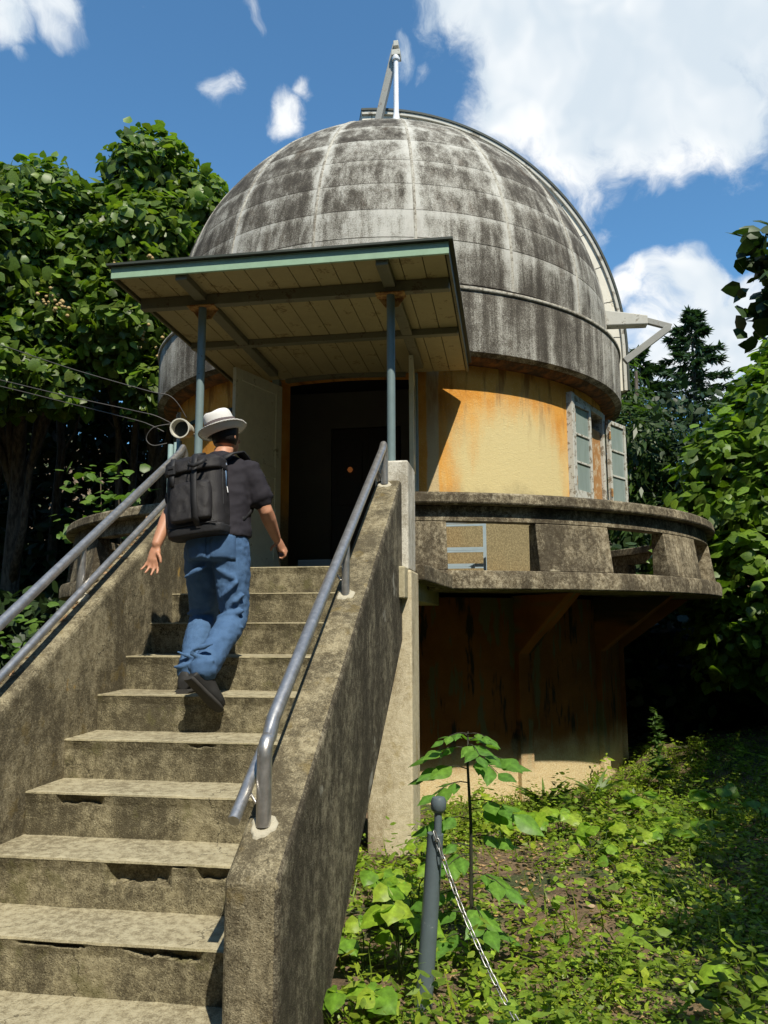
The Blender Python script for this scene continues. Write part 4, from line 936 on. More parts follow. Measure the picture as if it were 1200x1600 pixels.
for h, az_, ln in NODES:
    a = R(az_+rs.normal()*8); o0 = Vector((tx, ty, tz+h)); dr = Vector((math.cos(a), math.sin(a)*.8, 0)).normalized()
    pts = [o0+dr*(ln*u)+Vector((0, 0, ln*(.35*u-.55*u*u))) for u in np.linspace(0, 1, 5)]
    cl_ = tube(pts, [.003, .0028, .0024, .002, .0015], 5).build('compound_leaf', 'dark_stem', tp_, smooth=True)
    sd2 = Vector((-dr.y, dr.x, 0))
    for u, s_ in ((.42, 1), (.42, -1), (.74, 1), (.74, -1), (1, 0)):
        b0 = o0+dr*(ln*u)+Vector((0, 0, ln*(.35*u-.55*u*u))); d = dr*(.55 if s_ else 1)+sd2*s_*.85+Vector((0, 0, -.35+rs.normal()*.12))
        place_leaf(EL[int(rs.integers(0, 3))], cl_, b0, d, Vector((rs.normal()*.2, -.3+rs.normal()*.15, 1)), ln*rs.uniform(.48, .78), 'leaflet')
# bamboo grass tufts and a spiky weed by the wall
for i, (x, y, nb, h, lab) in enumerate(((1.36, 5.15, 12, .42, 'tuft of narrow bamboo grass left, by the sunlit wall base'), (1.86, 5.6, 9, .40, 'tuft of broader bamboo grass right, by the wall base'))):
    z = float(gz(x, y)); t = thing('bamboo_grass', lab, 'grass tuft', (x, y, z), 'bamboo grass by the wall')
    rs = np.random.default_rng(300+i)
    for j in range(nb):
        a = rs.random()*6.28; ln = h*rs.uniform(.6, 1.0); d = Vector((math.cos(a)*.55, math.sin(a)*.4, 1)).normalized()
        b = MB(); s_ = d.cross(Vector((0, -1, 0))).normalized(); n_ = 6
        for q in range(n_):
            u = q/(n_-1); w_ = .014*(1-(2*u-.7)**2/1.7)*(1.4 if i else 1); c = Vector((x, y, z))+d*ln*u+Vector((math.cos(a), math.sin(a), 0))*ln*.45*u*u+Vector((0, 0, -ln*.25*u*u*u))
            b.v += [tuple(c-s_*max(w_, .001)), tuple(c+s_*max(w_, .001))]
        b.f = [(2*q, 2*q+1, 2*q+3, 2*q+2) for q in range(n_-1)]
        o = b.build('blade', 'leaf', t, smooth=True); ca = o.data.color_attributes.new('Col', 'FLOAT_COLOR', 'POINT'); cc = rs.uniform(.8, 1.2)
        for e in ca.data: e.color = (.10*cc, .17*cc, .035*cc, 1)
x, y = 2.52, 6.0; z = float(gz(x, y)); t = thing('spiky_weed', 'tall feathery weed standing against the dark at the wall corner', 'plant', (x, y, z))
tube([(x, y, z), (x+.01, y, z+.4), (x-.01, y, z+.82)], [.008, .006, .003], 6).build('stem', 'green_stem', t, smooth=True)
rs = np.random.default_rng(55); k = 150; hh = rs.uniform(.15, .84, k); a = rs.random(k)*6.28
leaf_cloud('leaves', np.stack([x+0*hh, y+0*hh, z+hh], -1), rs.normal(size=(k, 3))*.4+np.array([0, 0, 1.]), np.stack([np.cos(a), np.sin(a), .45+0*a], -1), (.16*(1.05-hh)+.03), 'lance', colours(k, (.07, .13, .03), .2, .1, rs), 'leaf', t, rs)['kind'] = 'stuff'
# sunlit sprigs and a fern in the left wood
for i, (cx, cy, cz, s_, k, lab) in enumerate(((-4.55, 7.6, 3.42, .34, 34, 'sunlit leafy sprig high beside the round wall'), (-4.1, 7.3, 3.0, .30, 30, 'sunlit leafy sprig right above the left handrail'), (-4.6, 7.3, 2.6, .26, 24, 'small lit sprig over the left balcony coping'), (-4.9, 6.6, 1.2, .5, 60, 'broad fern-like bush at the left edge behind the handrail'), (-4.2, 6.2, .75, .5, 60, 'low leafy bush under the left handrail'))):
    bz = float(gz(cx, cy+.4)); t = thing('wood_sprig', lab, 'bush', (cx, cy+.4, bz), 'lit sprigs in the left wood'); rs = np.random.default_rng(400+i)
    trunk('stem', wob((cx, cy+.4, bz), (cx, cy, cz), 5, .04, rs), [.02, .016, .012, .008, .005], t, 'twig')
    P = np.array([cx, cy, cz])+rs.normal(size=(k, 3))*np.array([s_, s_*.5, s_*.35])
    leaf_cloud('leaves', P, rs.normal(size=(k, 3))*.35+np.array([.1, -.35, .9]), rs.normal(size=(k, 3))+np.array([0, 0, -.4]), .15*rs.uniform(.7, 1.2, k), 'heart', colours(k, (.085, .16, .03), .25, .1, rs), 'leaf', t, rs)['kind'] = 'stuff'

# the clearing is ringed by woods; behind and beside the camera they shade the sky's lower half
woodland('woodland', [((-13, 12, -11, -8.5, -.3, 9.5), .42), ((-14, -10, -10, 8.5, -.3, 11.5), .30), ((10, 13, -10, 13, 0, 11), .28)], 36000, .52, (.030, .055, .014), 23, 'woods closing the clearing behind the camera')

# papery seed bunches hanging in the vine-clad crowns
paint('seed_straw', (.42, .30, .12), (.22, .14, .05), .6, .8, 30)
sd_t = [o for o in bpy.data.objects if o.name.startswith('vine_clad_tree')]
for i, (x, y, z, k) in enumerate(((-4.45, 7.85, 6.62, 16), (-4.05, 7.95, 6.60, 14), (-4.25, 8.05, 5.62, 14), (-4.0, 8.2, 5.45, 10), (-5.55, 7.75, 6.1, 12), (-5.3, 7.6, 5.9, 10), (-6.9, 7.6, 6.7, 8))):
    rs = np.random.default_rng(600+i); b = MB(); par = sd_t[0 if x > -5.2 else 1]
    for j in range(k):
        c = Vector((x, y, z))+Vector(rs.normal(size=3))*.085; r_ = rs.uniform(.02, .036)
        b.lathe([(.001, -r_), (r_*.7, -r_*.6), (r_, 0), (r_*.7, r_*.6), (.001, r_)], 7, tuple(c), close=False)
    b.build('seed_bunch', 'seed_straw', par, smooth=True)['kind'] = 'stuff'

# taller herbs standing out of the weeds
rs = np.random.default_rng(71); n = 900
x = .36+3.6*rs.random(n)**1.1; y = .3+6.6*rs.random(n); bare = np.exp(-(((x-1.22)/.36)**2+((y-2.3)/.8)**2))
k = ~inside_solid(x, y) & (rs.random(n) > bare*1.1) & (.5+.5*fbm(x*1.7, y*1.9, 31) > .35*rs.random(n)); x, y = x[k], y[k]; n = len(x); hh = .09+.24*rs.random(n)**1.6
L_ = 11; f = np.tile(np.linspace(.15, 1, L_), (n, 1)); a = np.arange(L_)[None, :]*2.4+rs.random((n, 1))*6; ln_ = rs.normal(size=(n, 2))*.12
P = np.stack([x[:, None]+ln_[:, :1]*f*hh[:, None], y[:, None]+ln_[:, 1:]*f*hh[:, None], gz(x, y)[:, None]+f*hh[:, None]], -1).reshape(-1, 3)
D = np.stack([np.cos(a), np.sin(a), .35-.5*(1-f)], -1).reshape(-1, 3); m_ = len(P)
sz = (hh[:, None]*(.42-.22*f)*rs.uniform(.7, 1.2, (n, 1))*rs.uniform(.8, 1.15, (n, L_))).ravel()
lance = rs.random(n) < .35; lm_ = np.repeat(lance, L_); cs = np.repeat(colours(n, (.15, .235, .028), .4, .3, rs), L_, axis=0)
for sel, shp, lab in ((lm_, 'lance', 'narrow-leaved herbs standing above the weeds on the bank'), (~lm_, 'oval', 'broad-leaved herbs standing above the weeds on the bank')):
    o = leaf_cloud('herbs', P[sel], rs.normal(size=(sel.sum(), 3))*.3+np.array([0, 0, 1.]), D[sel], sz[sel], shp, cs[sel], 'leaf', None, rs); tag(o, lab, 'weeds', kind='stuff')
# ------------------------------------------------------------------ person climbing the stairs
def cloth(name, c0, c1, sc, bump=.3, rough=.85, weave=None, sheen=0):
    g = mat(name); p = g.pos(); n = g.noise(p, sc, 4, .7); f = g.noise(p, 240, 2, .6)
    h = g.m('ADD', g.m('MULTIPLY', g.noise(p, 34, 4, .6), .6), g.m('MULTIPLY', f, .35))
    if weave:
        w = g.node('ShaderNodeTexWave'); w.bands_direction = 'DIAGONAL'; g.put(w.inputs[0], p); w.inputs['Scale'].default_value = weave; h = g.m('ADD', h, g.m('MULTIPLY', w.outputs[1], .25))
    fin(g, g.mix(g.m('ADD', g.m('MULTIPLY', n, .75), g.m('MULTIPLY', f, .25)), c0, c1), rough, nrm=g.bump(h, bump, .006), spec=.25)
    if sheen: g.bsdf.inputs['Sheen Weight'].default_value = sheen
cloth('denim', (.024, .060, .135), (.105, .20, .36), 12, .5, .85, 260)
cloth('denim_seam', (.10, .16, .25), (.30, .36, .42), 60)
cloth('shirt_black', (.012, .011, .014), (.026, .023, .030), 9, .35)
cloth('pack_nylon', (.014, .013, .014), (.032, .030, .031), 30, .4, .55, 420)
cloth('pack_web', (.014, .014, .015), (.03, .03, .032), 60, .5, .6)
cloth('shoe_black', (.012, .012, .012), (.030, .029, .027), 20, .3, .6)
cloth('shoe_sole', (.022, .021, .019), (.05, .047, .042), 40, .5, .8)
cloth('hat_band', (.075, .06, .06), (.13, .105, .105), 40, .4)
cloth('hair_black', (.006, .005, .005), (.02, .016, .014), 90, .6, .5)
g = mat('hat_straw'); p = g.pos(); w = g.node('ShaderNodeTexWave'); w.bands_direction = 'Z'; g.put(w.inputs[0], p); w.inputs['Scale'].default_value = 60; w.inputs['Distortion'].default_value = 1.6
fin(g, g.mix(w.outputs[1], (.66, .65, .60), (.82, .81, .78)), .85, nrm=g.bump(g.m('ADD', w.outputs[1], g.m('MULTIPLY', g.noise(p, 200, 2), .6)), .6, .004))
g = mat('skin'); p = g.pos()
fin(g, g.mix(g.noise(p, 26, 4, .6), (.36, .165, .09), (.50, .25, .15)), .55, nrm=g.bump(g.noise(p, 160, 3), .15, .002))
g.bsdf.inputs['Subsurface Weight'].default_value = .15; g.bsdf.inputs['Subsurface Radius'].default_value = (.012, .005, .003)
g = mat('phone_glass'); fin(g, (.01, .01, .012), .15)
g = mat('strap_blue'); fin(g, (.10, .18, .30), .6)
g = mat('metal_pull'); fin(g, (.6, .58, .55), .3, .9)

class SW(MB):
    def sweep(s, secs, n=18, pw=2.0):
        """secs: (centre, U, V): elliptical rings, U and V half axes as vectors"""
        base = len(s.v)
        for c, U, V in secs:
            c, U, V = Vector(c), Vector(U), Vector(V)
            for j in range(n):
                a = 2*math.pi*j/n; ca, sa = math.cos(a), math.sin(a); e = 2/pw
                s.v.append(tuple(c+U*math.copysign(abs(ca)**e, ca)+V*math.copysign(abs(sa)**e, sa)))
        k = len(secs)
        for i in range(k-1):
            for j in range(n): a, b_ = base+i*n+j, base+i*n+(j+1) % n; s.f.append((a, b_, b_+n, a+n))
        s.f.append(tuple(base+j for j in reversed(range(n)))); s.f.append(tuple(base+(k-1)*n+j for j in range(n)))
    def limb(s, pts, rad, n=14, flat=1.0, side=(1, 0, 0)):
        """tapered limb with rounded ends"""
        P = [Vector(p) for p in pts]; secs = []
        d0 = (P[0]-P[1]).normalized(); d1 = (P[-1]-P[-2]).normalized()
        Q = [P[0]+d0*rad[0]*.55]+P+[P[-1]+d1*rad[-1]*.6]; rr = [rad[0]*.55]+list(rad)+[rad[-1]*.5]
        for i, p in enumerate(Q):
            t = (Q[min(i+1, len(Q)-1)]-Q[max(i-1, 0)]).normalized(); U = Vector(side); U = (U-t*U.dot(t)).normalized(); V = t.cross(U)
            secs.append((p, U*rr[i], V*rr[i]*flat))
        s.sweep(secs, n)
    def ball(s, c, r3, n=14, rot=None):
        secs = []
        for i in range(1, 10):
            e = math.pi*i/10-math.pi/2; secs.append((Vector(c)+Vector((0, 0, math.sin(e)*r3[2])), (r3[0]*math.cos(e), 0, 0), (0, r3[1]*math.cos(e), 0)))
        s.sweep(secs, n)
def soft(o, vox, it=4, fac=.5, disp=None):
    r_ = o.modifiers.new('remesh', 'REMESH'); r_.mode = 'VOXEL'; r_.voxel_size = vox; r_.use_smooth_shade = True
    sm = o.modifiers.new('smooth', 'SMOOTH'); sm.iterations = it; sm.factor = fac
    for sz, st_ in (disp or []):
        tx_ = bpy.data.textures.new('fold', 'CLOUDS'); tx_.noise_scale = sz; tx_.noise_depth = 1
        d = o.modifiers.new('fold', 'DISPLACE'); d.texture = tx_; d.texture_coords = 'LOCAL'; d.strength = st_; d.mid_level = .5
    return o
pr = thing('person', 'person in black shirt, blue jeans and white hat climbing the stairs', 'person', (-.55, 1.62, 5*RI))
X_, Y_ = Vector((1, 0, 0)), Vector((0, 1, 0))
b = SW()
TOR = [((-.535, 1.725, 1.69), .15, .115), ((-.535, 1.73, 1.79), .160, .12), ((-.54, 1.75, 1.92), .145, .108), ((-.55, 1.78, 2.06), .162, .112), ((-.555, 1.80, 2.19), .178, .095), ((-.556, 1.812, 2.255), .11, .07), ((-.558, 1.83, 2.285), .058, .058), ((-.56, 1.86, 2.345), .055, .058)]
b.sweep([(c, X_*u, Y_*v) for c, u, v in TOR])
hd = Vector((-.562, 1.890, 2.428))
b.ball(hd, (.074, .092, .112), 18); b.ball(hd+Vector((.01, .05, -.055)), (.052, .052, .06), 12)         # skull, jaw
fdir = Vector((.45, .89, 0)); b.limb([hd+fdir*.08+Vector((0, 0, .005)), hd+fdir*.105+Vector((0, 0, -.022))], [.010, .014], 8)   # nose
for s_ in (-1, 1): b.ball(hd+Vector((.89, -.45, 0))*s_*.072+Vector((0, 0, -.012)), (.012, .020, .032), 10)     # ears
SHR, ELR, WRR = Vector((-.385, 1.80, 2.19)), Vector((-.285, 1.825, 1.955)), Vector((-.272, 2.00, 1.815))
SHL, ELL, WRL = Vector((-.725, 1.80, 2.185)), Vector((-.815, 1.715, 1.955)), Vector((-.838, 1.590, 1.745))
def arm(S, E, W):
    b.limb([S, S.lerp(E, .35), S.lerp(E, .8), E, E.lerp(W, .25), E.lerp(W, .7), W], [.058, .054, .044, .041, .043, .034, .027])
arm(SHR, ELR, WRR); arm(SHL, ELL, WRL)
# left hand: open, palm turned back, fingers loosely spread downwards
pal = WRL+Vector((-.008, -.014, -.062))
b.limb([WRL+Vector((0, 0, -.005)), WRL+Vector((-.002, -.006, -.04)), pal+Vector((0, 0, -.022))], [.026, .036, .037], 14, .42)
for bx_, dirs, ln, r_ in ((-.034, (-.34, -.25, -.85), .054, .0082), (-.013, (-.15, -.28, -.95), .068, .0090), (.009, (-.02, -.16, -1.0), .078, .0090), (.030, (.10, -.05, -1.0), .070, .0090)):
    d = Vector(dirs).normalized(); r0_ = pal+Vector((bx_, -.002, -.034 + .10*abs(bx_)))
    b.limb([r0_, r0_+d*ln*.45, r0_+d*ln*.75+Vector((0, -.010, 0)), r0_+d*ln+Vector((0, -.020, .004))], [r_, r_*.98, r_*.88, r_*.78], 9)
r0_ = pal+Vector((.030, -.008, .018)); b.limb([r0_, r0_+Vector((.020, -.014, -.024)), r0_+Vector((.030, -.020, -.056))], [.0115, .0105, .0085], 9)   # thumb
# right hand: closed round a phone
dR = Vector((.03, .10, -.10)).normalized(); hR = WRR+dR*.055
b.limb([WRR, WRR+dR*.03, hR+dR*.022], [.026, .034, .036], 14, .5, (.25, .6, .75))
ph = hR+Vector((-.014, .012, -.030))
for k, (u, ln) in enumerate(((-.026, .055), (-.009, .062), (.009, .060), (.026, .050))):
    sdv = Vector((-.05, .75, .62)).normalized(); r0_ = hR+dR*.030+sdv*u*.9+Vector((.012, 0, 0))
    b.limb([r0_, r0_+Vector((.010, .012, -.024)), r0_+Vector((-.012, .016, -.042)), r0_+Vector((-.032, .010, -.036))], [.0092, .009, .0085, .0075], 9)
r0_ = hR+Vector((-.022, -.020, .004)); b.limb([r0_, r0_+Vector((-.020, -.006, -.014)), r0_+Vector((-.030, .004, -.034))], [.011, .0095, .008], 9)
# legs inside the jeans
HIPL, KNL, ANL = Vector((-.622, 1.725, 1.72)), Vector((-.672, 1.900, 1.365)), Vector((-.645, 1.665, 1.055))
HIPR, KNR, ANR = Vector((-.452, 1.725, 1.72)), Vector((-.428, 1.735, 1.345)), Vector((-.470, 1.435, 1.095))
for H, K, N_ in ((HIPL, KNL, ANL), (HIPR, KNR, ANR)):
    b.limb([H, H.lerp(K, .4), K, K.lerp(N_, .35), N_], [.085, .078, .055, .052, .036])
soft(b.build('body', 'skin', pr, smooth=True), .0062, 3, .5)
# hair below the hat
b = SW(); b.ball(hd+Vector((0, -.006, .004)), (.081, .098, .113), 18); o = b.build('hair', 'hair_black', pr, smooth=True)
bm = bmesh.new(); bm.from_mesh(o.data)
off = Vector(OFF[pr.name]); kill = [v for v in bm.verts if (v.co+off-hd).dot(Vector((.45, .89, 0))) > .035 or (v.co+off-hd).z < -.075]
bmesh.ops.delete(bm, geom=kill, context='VERTS'); bm.to_mesh(o.data); bm.free()
sd1 = o.modifiers.new('thick', 'SOLIDIFY'); sd1.thickness = .012; sd1.offset = -1
# shirt
b = SW()
SH = [((-.535, 1.735, 1.795), .188, .142), ((-.54, 1.745, 1.86), .186, .140), ((-.545, 1.762, 1.96), .180, .134), ((-.55, 1.785, 2.08), .190, .132), ((-.555, 1.802, 2.185), .200, .112), ((-.556, 1.812, 2.245), .150, .088), ((-.558, 1.82, 2.285), .085, .074), ((-.559, 1.826, 2.305), .066, .066)]
b.sweep([(c, X_*u, Y_*v) for c, u, v in SH], 24, 2.3)
for S, E in ((SHR, ELR), (SHL, ELL)):
    b.limb([S.lerp(E, -.05), S.lerp(E, .25), S.lerp(E, .55), S.lerp(E, .74)], [.074, .076, .073, .076])
soft(b.build('shirt', 'shirt_black', pr, smooth=True), .0095, 5, .5, [(.055, .016), (.12, .02)])
# jeans
b = SW()
b.sweep([((-.537, 1.73, 1.665), X_*.168, Y_*.135), ((-.537, 1.73, 1.74), X_*.183, Y_*.142), ((-.537, 1.735, 1.80), X_*.178, Y_*.138), ((-.538, 1.74, 1.85), X_*.168, Y_*.128)], 22, 2.2)
def leg(H, K, N_, hem, kr=.080):
    ks = K+Vector((0, .012, 0)); dn = (N_-K).normalized()
    b.limb([H+Vector((0, 0, .02)), H.lerp(K, .3), H.lerp(K, .65), ks, K.lerp(N_, .3), K.lerp(N_, .65), N_+dn*.0, N_+dn*hem], [.104, .103, .090, kr, .078, .074, .074, .077])
leg(HIPL, KNL, ANL, .02); leg(HIPR, KNR, ANR, .035)
# folds behind the knees and above the hems
for c, d_, w_, r_ in ((KNR+Vector((0, -.065, .02)), (1, 0, .25), .075, .020), (KNR+Vector((.01, -.072, -.03)), (1, 0, -.35), .07, .018), (KNL+Vector((0, -.07, .02)), (1, 0, .2), .07, .020), (KNL+Vector((0, -.07, -.05)), (1, 0, -.3), .065, .016),
                      (ANR+Vector((0, -.045, .05)), (1, 0, -.3), .066, .018), (ANR+Vector((.0, -.052, .10)), (1, 0, .3), .06, .014), (ANL+Vector((0, -.06, .04)), (1, 0, .2), .064, .018), (ANL+Vector((0, -.05, .09)), (1, 0, -.3), .06, .015), (HIPR+Vector((0, -.085, -.13)), (1, 0, -.5), .07, .016), (HIPL+Vector((0, -.085, -.12)), (1, 0, .5), .07, .016), (KNR+Vector((.03, -.07, .09)), (1, 0, .8), .06, .016), (KNR+Vector((.0, -.08, -.11)), (1, 0, .5), .06, .013), (HIPR+Vector((.03, -.09, -.22)), (1, 0, .9), .06, .014)):
    d = Vector(d_).normalized(); b.limb([c-d*w_, c+Vector((0, -.008, 0)), c+d*w_], [r_*.6, r_, r_*.6], 10)
JN = soft(b.build('jeans', 'denim', pr, smooth=True), .0085, 4, .5, [(.03, .009), (.08, .014)])
# back pockets, belt seam
for cx in (-.455, -.618):
    bb_ = MB(); n = 8
    for i in range(n):
        for j in range(n):
            u, v = i/(n-1)-.5, j/(n-1)-.5; xx = cx+u*.135; zz = 1.735+v*.15; q = max(0, 1-((xx+.537)/.186)**2); yy = 1.73-.146*q**.45-.010
            bb_.v.append((xx, yy, zz-(.018 if abs(u) < .2 and v < -.45 else 0)))
    bb_.f = [(i*n+j, (i+1)*n+j, (i+1)*n+j+1, i*n+j+1) for i in range(n-1) for j in range(n-1)]
    o = bb_.build('back_pocket', 'denim', pr, smooth=True, fix=False); sw = o.modifiers.new('wrap', 'SHRINKWRAP'); sw.target = JN; sw.offset = .003
    sm = o.modifiers.new('thick', 'SOLIDIFY'); sm.thickness = .004; sm.offset = 0
# shoes
def shoe(heel, toe, upv, name='shoe'):
    heel, toe = Vector(heel), Vector(toe); d = (toe-heel); L_ = d.length; d.normalize(); u = Vector(upv); u = (u-d*u.dot(d)).normalized(); s_ = d.cross(u)
    b = SW(); W = [(0, .030, .03), (.06, .036, .055), (.25, .037, .060), (.45, .038, .048), (.62, .044, .036), (.82, .044, .028), (.95, .032, .022), (1.0, .016, .014)]
    b.sweep([(heel+d*L_*t+u*(.018+h*.8), s_*w, u*h) for t, w, h in W], 16, 2.4)
    sh = soft(b.build(name, 'shoe_black', pr, smooth=True), .007, 3)
    b = SW(); b.sweep([(heel+d*L_*(t*1.03-.015)+u*.010, s_*(w+.006), u*.013) for t, w, h in W], 18, 3)
    o = b.build('sole', 'shoe_sole', sh, smooth=True, autosmooth=50)
shoe((-.650, 1.575, .945), (-.665, 1.835, .946), (0, 0, 1)); shoe((-.522, 1.335, 1.035), (-.402, 1.468, .865), (.32, .62, .70))
# hat
hc = Vector((-.568, 1.868, 2.428)); hu = Vector((-.33, -.16, .97)).normalized(); hx = X_-hu*X_.dot(hu); hx.normalize(); hy = hu.cross(hx)
H = lambda r_, a, z, k=1.12: hc+hx*(r_*math.cos(a))+hy*(r_*k*math.sin(a))+hu*z
b = MB(); n = 40; prof_ = [(.146, .012), (.150, .016), (.146, .020), (.122, .006), (.098, .003), (.090, .008), (.090, .05), (.087, .10), (.082, .130), (.071, .147), (.048, .152), (.02, .144), (.002, .141)]
for i_, (r_, z) in enumerate(prof_):
    for j in range(n):
        a = 2*math.pi*j/n; zz = z
        if z > .12: zz -= .020*math.exp(-((math.cos(a)*r_)/.028)**2)*(1 if r_ < .07 else .3)+.014*max(0, math.sin(a))*0
        bk = max(0, -math.sin(a)+.25)/1.25; k_ = max(0, (r_-.092)/.047) if i_ < 5 else 0
        zz += k_*(.034*bk-.014*max(0, math.sin(a))+.010*abs(math.cos(a))**2)
        rr = r_*(1-.10*max(0, math.sin(a))**3) if z > .09 else r_-.012*bk*k_
        b.v.append(tuple(H(rr, a, zz)))
for i in range(len(prof_)-1):
    for j in range(n): b.f.append((i*n+j, i*n+(j+1) % n, (i+1)*n+(j+1) % n, (i+1)*n+j))
b.f.append(tuple((len(prof_)-1)*n+j for j in range(n)))
hat = b.build('hat', 'hat_straw', pr, smooth=True); sm = hat.modifiers.new('sub', 'SUBSURF'); sm.levels = sm.render_levels = 1
b = MB()
for r_, z in ((.0920, .042), (.0955, .045), (.0935, .080), (.0890, .083)):
    for j in range(n): a = 2*math.pi*j/n; b.v.append(tuple(H(r_+.002, a, z+.002*math.sin(3*a))))
for i in range(3):
    for j in range(n): b.f.append((i*n+j, i*n+(j+1) % n, (i+1)*n+(j+1) % n, (i+1)*n+j))
b.build('hat_band', 'hat_band', hat, smooth=True)
# backpack: worn, but a thing of its own
bp = thing('backpack', 'square black nylon backpack worn on the back of the climbing person', 'backpack', (-.575, 1.58, 1.775))
pu = Vector((-.105, .10, 1)).normalized(); px = (X_+Vector((0, -.12, .10))); px = (px-pu*px.dot(pu)).normalized(); py = pu.cross(px)     # py points forward, into the back
pc = Vector((-.592, 1.600, 1.782))
K = lambda u, d, h: pc+px*u+py*d+pu*h
b = SW(); hs = [(0, .155, .060), (.012, .168, .074), (.06, .174, .078), (.20, .175, .080), (.34, .171, .078), (.40, .164, .074), (.428, .138, .064), (.44, .11, .045)]
b.sweep([(K(0, 0, h), px*w, py*t) for h, w, t in hs], 28, 4.0)
o = soft(b.build('pack_body', 'pack_nylon', bp, smooth=True), .0085, 3, .5, [(.07, .010)])
b = SW(); b.sweep([(K(.004, -.088, h), px*w, py*t) for h, w, t in ((.075, .11, .012), (.085, .125, .026), (.20, .128, .030), (.285, .122, .026), (.30, .105, .012))], 24, 4); soft(b.build('front_pocket', 'pack_nylon', bp, smooth=True), .007, 3, .5, [(.05, .008)])
b = SW(); b.sweep([(K(0, -.008, h), px*w, py*t) for h, w, t in ((.36, .162, .078), (.37, .177, .088), (.43, .172, .084), (.452, .15, .068), (.456, .12, .05))], 26, 4); soft(b.build('lid', 'pack_nylon', bp, smooth=True), .007, 3, .5, [(.06, .008)])
b = SW(); b.sweep([(K(0, 0, h), px*(w), py*t) for h, w, t in ((.0, .158, .064), (.010, .171, .078), (.052, .1765, .0825), (.055, .1755, .081))], 28, 4); soft(b.build('base_panel', 'pack_web', bp, smooth=True), .007, 2)
def web(pts, w, name, m_='pack_web', side=None, t_=.004):
    b = MB(); P = [Vector(p) for p in pts]
    for i, p in enumerate(P):
        t = (P[min(i+1, len(P)-1)]-P[max(i-1, 0)]).normalized(); s_ = Vector(side or px); s_ = (s_-t*s_.dot(t)).normalized()
        b.v += [tuple(p-s_*w/2), tuple(p+s_*w/2)]
    b.f = [(2*i, 2*i+1, 2*i+3, 2*i+2) for i in range(len(P)-1)]
    o = b.build(name, m_, bp, smooth=True, fix=False); sm = o.modifiers.new('thick', 'SOLIDIFY'); sm.thickness = t_; sm.offset = 0; return o
web([K(.045, -.095, .45), K(.045, -.112, .40), K(.045, -.124, .30), K(.045, -.127, .20), K(.045, -.124, .09), K(.045, -.09, .045)], .034, 'webbing')
web([K(-.095, -.090, .45), K(-.095, -.106, .40), K(-.095, -.112, .33), K(-.095, -.116, .28)], .030, 'webbing')
b = MB(); b.obox(K(-.095, -.113, .375), px*.022, py*.008, pu*.026); b.build('buckle', 'pack_web', bp, bevel=.004)
b = MB(); b.obox(K(-.095, -.122, .388), px*.016, py*.004, pu*.008); b.build('buckle', 'pack_web', bp, bevel=.002)
web([K(.01, -.105, .405), K(.02, -.135, .385), K(.06, -.142, .37), K(.10, -.135, .385), K(.115, -.105, .41)], .022, 'grab_handle', side=pu)
web([K(.10, .05, .44), (-.455, 1.70, 2.275), (-.435, 1.79, 2.300), (-.425, 1.87, 2.275), (-.425, 1.93, 2.19), (-.43, 1.93, 2.05)], .052, 'shoulder_strap', t_=.010)
web([K(-.10, .05, .44), (-.66, 1.70, 2.275), (-.675, 1.79, 2.300), (-.68, 1.87, 2.275), (-.68, 1.93, 2.19), (-.68, 1.93, 2.05)], .052, 'shoulder_strap', t_=.010)
web([K(.155, .06, .06), (-.375, 1.70, 1.90), (-.355, 1.79, 1.955), (-.372, 1.88, 2.0)], .026, 'waist_webbing', side=(0, .3, 1))
web([K(.166, .02, .40), K(.172, .015, .34), K(.172, .01, .27)], .012, 'side_strap', 'strap_blue', side=py)
tube([K(.168, -.02, .41), K(.172, -.03, .30), K(.172, -.035, .16)], .003, 6).build('zip', 'pack_web', bp)
tube([K(.170, .02, .41), K(.176, .015, .395)], .005, 6).build('zip_pull', 'metal_pull', bp); tube([K(.176, .01, .27), K(.180, .01, .235)], .004, 6).build('zip_pull', 'metal_pull', bp)
web([K(-.15, -.083, .058), K(0, -.087, .058), K(.15, -.083, .058)], .006, 'piping', 'pack_web', side=pu)
# phone in the right hand
o = MB(); o.obox(ph+Vector((-.004, .01, -.012)), Vector((.004, 0, .002)), Vector((.0, .050, -.052)), Vector((-.01, .024, .024))); t = o.build('phone', 'phone_glass', None, bevel=.003); tag(t, 'black mobile phone held in the right hand of the climbing person', 'phone')
